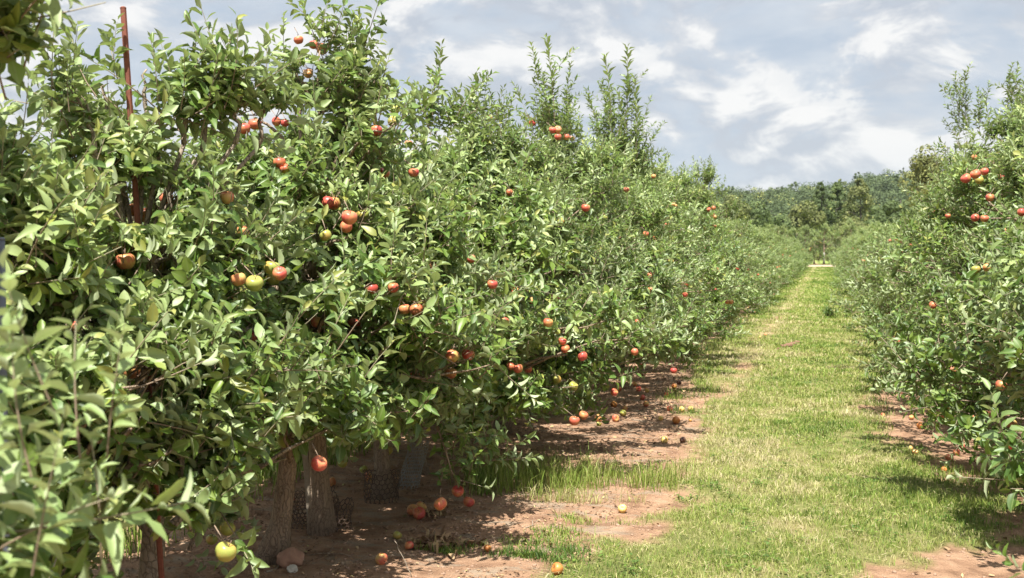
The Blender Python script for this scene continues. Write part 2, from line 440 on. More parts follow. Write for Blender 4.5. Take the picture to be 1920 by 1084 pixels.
# ------------------------------------------------------------------ leaves and shoots
def leaf_templates():
    """hi-res leaves: 13 verts; columns x across, y along, z up; length 1"""
    T = []
    u = np.array([0.16, 0.36, 0.58, 0.80, 1.0]); w = np.array([0.0, 0.21, 0.235, 0.15, 0.0])
    for fold, droop, twist in ((0.25, 0.22, 0.12), (0.55, 0.42, -0.22), (0.9, 0.28, 0.25), (0.40, 0.02, 0.2), (0.15, 0.60, -0.15), (1.25, 0.38, 0.12), (0.7, 0.75, 0.3)):
        mid = np.stack([np.zeros(5), u, -droop * (u - 0.16) ** 1.6], 1)
        L, R = [], []
        for i in (1, 2, 3):
            ww = w[i] / math.sqrt(1 + fold * fold * 0.8)
            wavy = 0.03 * math.sin(i * 2.4 + fold * 9)
            c = mid[i] + np.array([0, 0.035, 0])
            L.append(c + np.array([-ww, 0, fold * ww + wavy + twist * ww]))
            R.append(c + np.array([ww, 0, fold * ww - wavy - twist * ww]))
        v = np.vstack([mid, L, R, [[-0.012, 0, 0], [0.012, 0, 0]]])
        # idx mid 0-4, L 5-7, R 8-10, pet 11,12
        q = [(1, 2, 6, 5), (2, 3, 7, 6), (2, 1, 8, 9), (3, 2, 9, 10)]
        tt = [(0, 1, 5), (3, 4, 7), (1, 0, 8), (4, 3, 10), (11, 12, 0)]
        rib = np.array([0] * 5 + [1] * 6 + [0.0, 0.0])
        T.append((v, np.array(q), np.array(tt), rib))
    return T


def leaf_lo():
    T = []
    for fold, droop in ((0.3, 0.18), (0.7, 0.25), (0.5, 0.05), (0.2, 0.35)):
        v = np.array([[0, 0.05, 0], [0, 0.52, -droop * 0.3], [0, 1.0, -droop], [-0.22 / (1 + .4 * fold), 0.52, fold * 0.18], [0.22 / (1 + .4 * fold), 0.52, fold * 0.18]])
        T.append((v, np.zeros((0, 4), int), np.array([(0, 1, 3), (1, 2, 3), (1, 0, 4), (2, 1, 4)]), np.array([0, 0, 0, 1, 1.0])))
    return T


LT, LL = leaf_templates(), leaf_lo()


def make_shoot(kind, seed, lo):
    rng = np.random.default_rng(seed)
    T = LL if lo else LT
    if kind == 'spire': n, ln, L0, L1, a0, a1 = 42, 0.85, 0.108, 0.074, 58, 32
    elif kind == 'long': n, ln, L0, L1, a0, a1 = 17, 0.36, 0.088, 0.056, 72, 26
    elif kind == 'mid': n, ln, L0, L1, a0, a1 = 12, 0.20, 0.090, 0.055, 82, 34
    else: n, ln, L0, L1, a0, a1 = 9, 0.07, 0.098, 0.060, 98, 40
    n = int(n * rng.uniform(0.88, 1.15))
    bend = rng.normal(0, 0.12 if ln < .8 else .09, 2) * ln
    V, Q, TT, A, B, MI = [], [], [], [], [], []
    nv = 0
    ts = np.linspace(0.12, 1, n) ** 0.92
    az = rng.uniform(0, 6.28) + np.arange(n) * 2.399 + rng.normal(0, 0.35, n)
    for i, tt in enumerate(ts):
        v, q, t3, rib = T[rng.integers(2, len(T)) if (kind in ('long', 'spire') and rng.random() < .7) else rng.integers(len(T))]
        a = math.radians(a0 + (a1 - a0) * tt ** 1.3 + rng.normal(0, 11))
        L = (L0 + (L1 - L0) * tt ** 2.2) * rng.uniform(0.66, 1.25) * 1.10
        if tt < 0.25: L *= 0.8
        rad = np.array([math.cos(az[i]), math.sin(az[i]), 0])
        d = math.cos(a) * np.array([0, 0, 1.0]) + math.sin(a) * rad
        nn = np.array([0, 0, 1.0]) - d[2] * d
        if np.linalg.norm(nn) < 0.2: nn = -rad
        nn = nn / np.linalg.norm(nn); x = np.cross(d, nn)
        roll = rng.normal(0, 0.38); x, nn = x * math.cos(roll) + nn * math.sin(roll), nn * math.cos(roll) - x * math.sin(roll)
        wd = rng.uniform(0.80, 1.15) if kind in ('rosette', 'mid') else rng.uniform(0.72, 1.02)
        p = np.array([bend[0] * tt * tt, bend[1] * tt * tt, tt * ln])
        vv = p + (v[:, :1] * wd * x + v[:, 1:2] * d + v[:, 2:3] * nn) * L
        V.append(vv); Q.append(q + nv); TT.append(t3 + nv); nv += len(vv)
        A.append(np.full(len(vv), np.clip(rng.normal(0.42 + 0.25 * tt, 0.20), 0, 0.97))); B.append(rib)
    leaf = (np.concatenate(V), np.concatenate(Q), np.concatenate(TT), np.concatenate(A), np.concatenate(B), len(LL[0][0]) if lo else len(LT[0][0]))
    k = 3 if ln < 0.3 else 5
    u = np.linspace(0, 1, k)
    sp = np.stack([bend[0] * u * u, bend[1] * u * u, u * ln], 1)
    gg = Geo(); tube(gg, sp, np.linspace(0.0032 if ln < 0.5 else 0.005, 0.0013, k), 3 if lo else 4, cap=False)
    sv = np.concatenate(gg.v); sq = np.concatenate(gg.q)
    sa = np.repeat(0.25 + 0.6 * u, 3 if lo else 4)
    return leaf, (sv, sq, sa)


SH = {}
for lo in (0, 1):
    for kind, cnt in (('spire', 3), ('long', 7), ('mid', 7), ('rosette', 7)):
        SH[(kind, lo)] = [make_shoot(kind, 100 * k + hash_k, lo) for hash_k, k in enumerate(range(cnt))]


def place_shoots(g, kind, lo, base, dirs, scale, rng, bias, pale, clear=None):
    """instances shoots of one kind: base (N,3), dirs (N,3)"""
    N = len(base)
    if not N: return
    which = rng.integers(0, len(SH[(kind, lo)]), N)
    z = dirs / (np.linalg.norm(dirs, axis=1)[:, None] + 1e-9)
    r = rng.normal(0, 1, (N, 3)); x = np.cross(r, z); x /= np.linalg.norm(x, axis=1)[:, None] + 1e-9
    y = np.cross(z, x)
    R = np.stack([x, y, z], 1) * np.asarray(scale)[:, None, None]     # rows are axes
    for w in range(len(SH[(kind, lo)])):
        sel = np.where(which == w)[0]
        if not len(sel): continue
        (lv, lq, lt, la, lb, per), (sv, sq, sa) = SH[(kind, lo)][w]
        P = np.einsum('vk,nkc->nvc', lv, R[sel]) + base[sel][:, None]
        nleaf = len(lv) // per
        a = np.clip(la[None] + bias[sel][:, None] + np.repeat(rng.normal(0, 0.07, (len(sel), nleaf)), per, axis=1), 0, 1)
        keep = np.ones((len(sel), nleaf), bool)
        keep &= rng.random((len(sel), nleaf)) > 0.05
        if clear is not None and len(clear):
            C = P.reshape(len(sel), nleaf, per, 3).mean(2)
            for (cc, dd, rr, ll) in clear:
                rel = C - cc; s = np.clip(rel @ dd, 0, ll)
                keep &= np.linalg.norm(rel - s[..., None] * dd, axis=-1) > rr
        keep &= P.reshape(len(sel), nleaf, per, 3)[..., 2].min(2) > 0.03
        # build flat arrays, leaf by leaf
        Pl = P.reshape(len(sel), nleaf, per, 3)[keep]; al = a.reshape(len(sel), nleaf, per)[keep]
        K = len(Pl)
        if K:
            bl = np.broadcast_to(lb.reshape(nleaf, per)[None], (len(sel), nleaf, per))[keep]
            nq, ntq = len(lq) // nleaf, len(lt) // nleaf
            q1 = (lq.reshape(nleaf, nq, 4) - (np.arange(nleaf) * per)[:, None, None]) if nq else None
            t1 = (lt.reshape(nleaf, ntq, 3) - (np.arange(nleaf) * per)[:, None, None])
            off = (np.arange(K) * per)[:, None, None]
            qq = (q1[0][None] + off).reshape(-1, 4) if nq else None
            t2 = (t1[0][None] + off).reshape(-1, 3)
            g.add(Pl.reshape(-1, 3), qq, t2, 2 if pale else 0, al.ravel(), bl.ravel())
        sel = sel[keep.mean(1) > .5]
        if not len(sel): continue
        P = np.einsum('vk,nkc->nvc', sv, R[sel]) + base[sel][:, None]
        off = (np.arange(len(sel)) * len(sv))[:, None, None]
        g.add(P.reshape(-1, 3), (sq[None] + off).reshape(-1, 4), None, 1, np.tile(sa, len(sel)), 0)


ENV_S = np.array([0, .08, .25, .45, .65, .82, .93, 1.0])
ENV_F = np.array([.72, .92, 1.0, .86, .62, .40, .22, .06])


def build_tree(seed, H=3.2, hw=1.45, ha=0.85, z0=0.5, lo=0, nb=58, per=12, tr=0.07, lean=(0, 0), extra=(), clear=None, spires=3, pale=0.3, bark='bark'):
    """apple tree at the origin; returns (trunk mesh, crown mesh). X is across the row, Y along it"""
    rng = np.random.default_rng(seed)
    gt, gc = Geo(), Geo()
    top = np.array([lean[0], lean[1], H * 0.86])
    nseg = 9
    tp = curve_pts((0, 0, -0.05), top, (rng.normal(0, .05), rng.normal(0, .05), 0), nseg, 0.012, rng)
    rad = np.interp(np.linspace(0, 1, nseg), [0, .04, .12, .5, 1], [tr * 1.75, tr * 1.2, tr, tr * .62, 0.008])
    tube(gt, tp, rad, 14, rough=0.08, rng=rng)
    trunk_at = lambda z: np.array([np.interp(z, tp[:, 2], tp[:, 0]), np.interp(z, tp[:, 2], tp[:, 1]), z])
    # branchlets ending on the envelope
    B = []
    nl = 11
    phi0 = rng.uniform(0, 6.28)
    limbs = []
    for k in range(nl):
        s = 0.08 + 0.78 * (k + rng.uniform(-.3, .3)) / nl
        z = z0 + s * (H - z0)
        phi = phi0 + k * 2.399 + rng.normal(0, .25)
        limbs.append((z, phi))
        f = np.interp(s, ENV_S, ENV_F) * rng.uniform(.72, .92)
        p1 = trunk_at(z) + np.array([math.cos(phi) * hw * f, math.sin(phi) * ha * f, rng.uniform(-.05, .2)])
        zs = max(0.4, z - rng.uniform(.15, .5))
        p0 = trunk_at(zs)
        pts = curve_pts(p0, p1, (0, 0, rng.uniform(-.02, .12)), 7, 0.018, rng)
        tube(gt, pts, np.linspace(max(.011, .027 * (1 - .6 * s)), .006, 7), 7)
    def blocked(p, m=.03, rmin=.085):
        for (cc, dd, rr, ll) in (clear or ()):
            if rr < rmin: continue
            rel = p - cc; s_ = min(max(float(rel @ dd), 0), ll)
            if np.linalg.norm(rel - s_ * dd) < rr + m: return True
        return False
    for k in range(nb):
        s = rng.beta(1.15, 1.35)
        z = z0 + s * (H - z0)
        phi = phi0 + k * 2.399 + rng.normal(0, .5)
        F = np.interp(s, ENV_S, ENV_F) * rng.uniform(.80, 1.06) * (1 + .17 * math.sin(3 * phi + seed + z * 3) + .13 * math.sin(5 * phi + z * 6))
        o = np.array([math.cos(phi) * hw, math.sin(phi) * ha, 0])
        p1 = trunk_at(min(z, H * .85)) + o * F; p1[2] = z
        ln = rng.uniform(.35, .6)
        inner = trunk_at(min(z, H * .85)) + o * F * rng.uniform(.25, .5); inner[2] = max(.3, z - rng.uniform(.05, .3))
        dd = p1 - inner; L = np.linalg.norm(dd); p0 = p1 - dd / L * min(L, ln + .1)
        if blocked(p1) or blocked((p1 + inner) / 2): continue
        pts = curve_pts(inner, p1, (0, 0, rng.uniform(-.03, .05) if z > .9 else .06), 6, 0.012, rng)
        tube(gt, pts, np.linspace(.011, .0035, 6), 5)
        B.append((p0, p1, o / np.linalg.norm(o), s))
    for (a, b) in extra:      # hand-placed boughs (local coordinates)
        a, b = np.array(a, float), np.array(b, float)
        ts_ = trunk_at(min(max(a[2], .35), H * .7)); tube(gt, curve_pts(ts_, a, n=6), np.linspace(.013, .010, 6), 6)
        pts = curve_pts(a, b, (0, 0, .03), 7, .01, rng); tube(gt, pts, np.linspace(.013, .004, 7), 6)
        d = b - a; o = d.copy(); o[2] = 0; o /= np.linalg.norm(o) + 1e-6
        B.append((a + d * .3, b, o, .3))
    jobs = {}
    for (p0, p1, o, s) in B:
        bb = rng.normal(0, .10); bp = rng.random() < pale
        for j in range(max(5, int(rng.normal(per, 2)))):
            u = rng.beta(1.6, 1.0)
            base = p0 + (p1 - p0) * u + rng.normal(0, .045, 3)
            up = rng.uniform(.35, 1.15) if s > .12 else rng.uniform(-.35, .7)
            if s > .7: up += .5
            d = o * rng.uniform(.2, 1.0) + np.array([0, 0, up]) + rng.normal(0, .48, 3)
            if blocked(base, .06) or blocked(base + d / np.linalg.norm(d) * .15, .04): continue
            r = rng.random()
            kind = 'rosette' if r < .42 else ('mid' if r < .76 else 'long')
            if s < .12 and kind == 'long': kind = 'mid'
            pl = (pale > .8 and rng.random() < .7) or (kind == 'long' and (bp or rng.random() < pale)) or (bp and kind == 'mid' and rng.random() < .5)
            jobs.setdefault((kind, pl), []).append((base, d, rng.uniform(.82, 1.15), bb + rng.normal(0, .05) + (.05 if s > .5 else -.04) - (.10 if rng.random() < .3 else 0)))
    for k in range(spires):
        a = rng.uniform(0, 6.28); rr = rng.uniform(0, .35)
        base = np.array([top[0] + math.cos(a) * rr, top[1] + math.sin(a) * rr * .8, H * rng.uniform(.68, .84)])
        jobs.setdefault(('spire', rng.random() < .3), []).append((base, np.array([math.cos(a) * .15, math.sin(a) * .15, 1]) + rng.normal(0, .06, 3), rng.uniform(.38, .62), .05))
    for (kind, pl), L in jobs.items():
        place_shoots(gc, kind, lo, np.array([l[0] for l in L]), np.array([l[1] for l in L]), np.array([l[2] for l in L]), rng, np.array([l[3] for l in L]), pl, clear)
    return gt, gc, rng


CR_M = lambda: [M['leaf'], M['twig'], M['leaf_pale']]

# apple meshes
def apple_mesh(name, mat, seed, seg=20, rings=14):
    rng = np.random.default_rng(seed)
    g = Geo(); r0 = 0.039
    th = np.linspace(0, math.pi, rings)
    v = []
    sq = rng.uniform(.86, .97)
    for k, a in enumerate(th):
        r = math.sin(a) * (1 + 0.10 * math.cos(a)); zz = math.cos(a) * sq
        dip = 0.42 * math.exp(-(a / 0.42) ** 2) - 0.28 * math.exp(-((math.pi - a) / 0.35) ** 2)
        zz -= dip
        for j in range(seg):
            p = 2 * math.pi * j / seg
            rr = r * (1 + 0.025 * math.cos(5 * p + seed) * (1 - math.cos(a)) * .6 + .02 * math.cos(2 * p + seed))
            v.append((rr * math.cos(p) * r0, rr * math.sin(p) * r0, zz * r0))
    q = [(i * seg + j, (i + 1) * seg + j, (i + 1) * seg + (j + 1) % seg, i * seg + (j + 1) % seg) for i in range(rings - 1) for j in range(seg)]
    g.add(v, q, None, 0, .5)
    tube(g, [(0, 0, .02), (.002, .001, .033), (.006, .002, .046)], [.0018, .0015, .002], 5, mat=1, a=.1)
    tube(g, [(0, 0, -.024), (0, 0, -.030)], [.004, .002], 6, mat=1, a=0)
    return g.mesh(name, [mat, M['twig']])


APM = {k: [apple_mesh('apple', AM[k], 10 + i * 7) for i in range(2)] for k in AM}

# ------------------------------------------------------------------ apples seen hanging on the trees: (px, py, size px, colour)
HANG = [(242, 395, 30, 'b'), (271, 404, 29, 'b'), (312, 373, 27, 'r'), (235, 490, 36, 'b'), (300, 497, 26, 'g'), (626, 382, 26, 'b'), (655, 408, 30, 'r'), (680, 404, 25, 'g'),
        (709, 415, 21, 'b'), (728, 418, 19, 'b'), (604, 92, 23, 'b'), (560, 75, 18, 'b'), (588, 84, 18, 'r'), (631, 80, 15, 'b'), (578, 138, 19, 'b'), (458, 241, 24, 'r'), (478, 233, 24, 'r'),
        (518, 228, 18, 'r'), (534, 231, 16, 'r'), (740, 205, 20, 'g'), (737, 228, 22, 'g'), (701, 186, 19, 'g'), (766, 270, 16, 'b'), (609, 440, 19, 'g'), (674, 486, 22, 'b'), (710, 508, 20, 'b'),
        (664, 608, 24, 'r'), (595, 604, 25, 'b'), (777, 701, 22, 'r'), (811, 698, 20, 'b'), (848, 668, 26, 'b'), (878, 665, 24, 'r'), (845, 700, 23, 'b'), (841, 731, 22, 'r'), (797, 645, 21, 'b'),
        (827, 650, 21, 'b'), (757, 734, 14, 'b'), (818, 779, 17, 'g'), (921, 662, 16, 'g'), (967, 547, 20, 'b'), (1000, 565, 18, 'b'), (533, 827, 26, 'g'), (600, 836, 21, 'g'), (512, 524, 28, 'g'),
        (585, 512, 20, 'g'), (280, 722, 23, 'r'), (247, 697, 32, 'b'), (143, 612, 23, 'r'), (426, 991, 30, 'g'), (423, 1035, 40, 'g'), (397, 1012, 22, 'g'), (726, 845, 20, 'g'), (642, 869, 18, 'g'),
        (717, 828, 20, 'b'), (682, 880, 16, 'g'), (858, 921, 23, 'r'), (826, 945, 25, 'b'), (879, 941, 22, 'r'), (803, 905, 19, 'g'), (1044, 712, 18, 'g'), (1075, 724, 18, 'g'), (1077, 789, 20, 'b'),
        (1094, 779, 18, 'b'), (1098, 390, 17, 'r'), (1046, 243, 14, 'b'), (1036, 244, 14, 'r'), (1046, 257, 14, 'r'), (1062, 257, 13, 'b'), (1072, 260, 12, 'b'), (998, 231, 13, 'r'), (918, 221, 12, 'b'),
        (841, 395, 15, 'b'), (853, 388, 13, 'r'), (1203, 686, 12, 'r'), (1263, 695, 13, 'r'), (1231, 523, 11, 'r'), (1009, 452, 11, 'b'), (975, 395, 12, 'b'), (1150, 310, 10, 'r'), (1076, 509, 11, 'r'),
        (1155, 392, 10, 'b'), (1215, 388, 9, 'r'), (1199, 390, 10, 'b'), (1329, 393, 8, 'r'), (1338, 390, 8, 'r'), (1336, 404, 8, 'r'), (1328, 405, 7, 'r'), (1340, 407, 8, 'b'),
        (1811, 335, 19, 'r'), (1829, 327, 19, 'r'), (1846, 322, 16, 'r'), (1836, 338, 16, 'g'), (1846, 410, 15, 'r'), (1889, 434, 15, 'r'), (1889, 469, 14, 'r'), (1871, 492, 14, 'b'), (1914, 415, 13, 'g'),
        (1668, 452, 9, 'r'), (1706, 461, 9, 'r'), (1703, 483, 8, 'b'), (1808, 455, 10, 'r'), (1745, 408, 9, 'b'), (1712, 597, 12, 'r'), (1875, 677, 11, 'r'), (1827, 786, 17, 'r'), (1840, 795, 15, 'g'),
        (1849, 777, 16, 'b'), (1897, 795, 19, 'b'), (1884, 822, 19, 'g'), (1900, 833, 25, 'r'), (1874, 838, 16, 'g'), (1687, 737, 12, 'b'), (1697, 757, 11, 'b')]
hang = []
for (px, py, s, c) in HANG:
    d = 2000 * 0.078 / s
    r = ray(px, py)
    # keep the fruit on its own row's canopy
    lim = (lambda p: p.x > -3.2 and p.x < -0.9) if px < 1500 else (lambda p: 0.5 < p.x < 2.4)
    for k in range(60):
        p = at_depth(px, py, d)
        if lim(p): break
        d *= 1.01 if (px < 1500 and p.x > -0.9) or (px >= 1500 and p.x < .5) else 0.99
    hang.append([p, s / 2000 * d / 0.078, c])

# ------------------------------------------------------------------ the two rows
# (Y, H, half width, z0, label)
LEFT = [
    (0.95, 1.30, .95, .35, 'nearest apple tree, its pale young shoots filling the bottom left corner'),
    (2.05, 2.85, .80, 2.2, 'tall apple tree whose boughs hang into the top left corner of the view'),
    (3.25, 2.00, .72, .5, 'apple tree beside the grey metal post at the left edge'),
    (4.25, 2.32, 1.05, .5, 'apple tree around the tall rusty stake, red and yellow fruit low on it'),
    (5.35, 2.22, 1.10, .85, 'apple tree on the thick pale trunk just right of the lowest green apples'),
    (6.0, 2.80, 1.20, .85, 'tall apple tree with orange fruit at its tip and a stake at its trunk'),
    (6.95, 2.35, 1.30, .85, 'apple tree on the dark trunk wrapped in brown plastic mesh'),
    (7.75, 2.40, 1.45, .60, 'apple tree on the leaning trunk inside the white perforated guard'),
    (8.75, 2.65, 1.62, .40, 'apple tree with a narrow leafy spike, fruit hanging by the tall grass'),
    (9.85, 2.80, 1.65, .45, 'apple tree with two drooping leaders left of the two feathery spikes'),
    (11.0, 2.75, 1.65, .50, 'pale leaved apple tree just before the one with two tall feathery spikes'),
    (12.1, 3.25, 1.65, .50, 'apple tree with two feathery spikes and a bunch of red apples beneath'),
    (13.3, 2.85, 1.75, .4, 'apple tree with one single bright red apple on its aisle face'),
    (14.6, 2.9, 1.78, .4, 'apple tree standing left of the dark upright one against the sky'),
    (15.9, 3.35, 1.75, .4, 'dark green apple tree whose upright whips rise far above the row'),
    (17.3, 2.95, 1.75, .4, 'apple tree just behind the dark upright one, skirt over fallen fruit'),
]
RIGHT = [
    (4.7, 1.7, .75, .6, 'apple tree at the right edge reaching one low bough over the bare soil'),
    (6.6, 2.3, 1.30, .40, 'apple tree at the right edge with red and green apples near the ground'),
    (7.9, 2.6, 1.35, .45, 'apple tree at the right edge with shaded bare soil under it'),
    (9.2, 2.8, 1.55, .45, 'third apple tree in from the right edge, glossy dark leaves'),
    (10.5, 2.9, 1.75, .35, 'apple tree on the right with single red apples scattered down its side'),
    (11.8, 3.0, 1.80, .40, 'apple tree with a cluster of four apples high on its side'),
    (13.1, 3.3, 1.72, .45, 'apple tree with two leafy spikes at the right edge of the sky'),
    (14.5, 3.0, 1.75, .40, 'apple tree between the two spiky ones in the right row'),
    (16.2, 3.3, 1.70, .40, 'apple tree topped by a group of three leafy spikes, right row'),
    (18.0, 2.9, 1.7, .40, 'apple tree just beyond the one with three leafy spikes'),
]
LX, RX = -3.0, 2.25
trees = []      # (empty, X, Y)
EXTRA = {}
# hand-placed upright whips: (px base, py base, px tip, py tip, depth)
WHIPS = {('L', 8): [(822, 235, 818, 112, 8.7), (800, 235, 796, 170, 8.6), (845, 240, 850, 185, 8.7)],
         ('L', 9): [(880, 250, 888, 140, 9.7), (925, 240, 928, 175, 9.6), (905, 250, 905, 190, 9.7)],
         ('L', 11): [(1020, 220, 1000, 88, 12.2), (1040, 230, 1034, 70, 12.1), (1062, 230, 1060, 120, 12.2), (1000, 240, 970, 170, 12), (1045, 280, 1075, 190, 12)],
         ('L', 14): [(1150, 260, 1138, 95, 16), (1175, 250, 1182, 85, 16), (1170, 300, 1165, 150, 16), (1190, 300, 1203, 150, 16), (1140, 300, 1108, 175, 16), (1200, 320, 1226, 225, 16),
                     (1160, 330, 1150, 200, 15.8), (1185, 330, 1210, 200, 15.8), (1175, 330, 1180, 170, 16.1), (1150, 250, 1125, 150, 16.1)],
         ('R', 8): [(1800, 230, 1783, 140, 16), (1810, 225, 1812, 135, 16), (1835, 230, 1838, 178, 16), (1800, 260, 1790, 190, 16)],
         ('R', 6): [(1890, 215, 1886, 128, 13), (1915, 215, 1916, 150, 13), (1900, 240, 1925, 180, 13)],
         ('L', 0): [(200, 860, 212, 700, 1.95), (110, 790, 30, 620, 1.75), (150, 860, 130, 690, 1.9), (60, 900, 10, 730, 1.7), (190, 1060, 190, 860, 2.0), (60, 1080, 90, 900, 1.7)],
         ('L', 5): [(620, 110, 612, 40, 6.7), (655, 120, 668, 65, 6.7)],
         ('L', 3): [(330, 200, 318, 70, 4.8), (215, 150, 205, 45, 4.7), (405, 170, 440, 60, 4.8), (300, 190, 283, 75, 4.7), (385, 200, 405, 75, 4.9), (130, 210, 118, 120, 4.4)],
         ('R', 0): [(1990, 1130, 1885, 1045, 3.4), (2000, 850, 1845, 835, 4.6)]}
BOUGH = {('L', 1): [(-260, 160, 30, 60, 2.7), (-250, 20, 40, -20, 2.6), (-260, 200, -10, 120, 2.7)],
         ('L', 0): [(-250, 1300, -60, 960, 1.95), (-300, 1200, -140, 880, 1.8), (-200, 1400, -40, 1060, 1.8)],
         ('L', 8): [(780, 700, 860, 915, 6.7), (800, 760, 900, 870, 6.9)],
         ('R', 0): [(2150, 960, 1900, 880, 4.4)], ('R', 4): [(1800, 640, 1640, 715, 9.6), (1840, 680, 1700, 745, 9.3)], ('R', 3): [(1900, 700, 1740, 765, 8.4)],
         ('L', 5): [(560, 470, 740, 230, 6.4), (600, 210, 600, 95, 6.6), (640, 210, 650, 100, 6.7), (560, 230, 570, 130, 6.6), (690, 240, 690, 150, 6.7)],
         ('L', 3): [(300, 800, 300, 950, 4.3), (400, 800, 425, 940, 4.3), (340, 850, 360, 1000, 4.2), (250, 780, 240, 930, 4.1), (440, 700, 470, 840, 4.5),
                    (300, 280, 318, 160, 4.8), (380, 280, 400, 170, 4.9), (200, 270, 196, 160, 4.7), (440, 270, 450, 180, 4.9), (345, 270, 352, 160, 4.8), (180, 300, 160, 190, 4.5), (270, 250, 275, 130, 4.8), (480, 280, 500, 190, 5.1)]}


def surface_fruit(side, rows, x0):
    rg = np.random.default_rng(61 if side == 'L' else 62)
    res = []
    for i, (y, H, hw, z0, label) in enumerate(rows):
        if side == 'L' and i < 3: continue
        if side == 'R' and i < 2: continue
        for k in range(rg.integers(4, 8)):
            ph = math.radians(rg.uniform(-95, 35)) if side == 'L' else math.radians(rg.uniform(150, 275))
            s_ = rg.uniform(.16 if (side == 'L' and i < 8) else .04, .86); f = np.interp(s_, ENV_S, ENV_F) * rg.uniform(.86, 1.0)
            p = Vector((x0 + math.cos(ph) * hw * f, y + math.sin(ph) * .9 * f, z0 + s_ * (H - z0)))
            res.append([p, rg.uniform(.74, .98), 'rrrrbbg'[rg.integers(7)], .048])
            if rg.random() < .2:      # often two hang together
                res.append([p + Vector((rg.normal(0, .03) + .06, rg.normal(0, .03), rg.normal(-.02, .03))), rg.uniform(.74, .98), 'rbbg'[rg.integers(4)], .045])
    return res


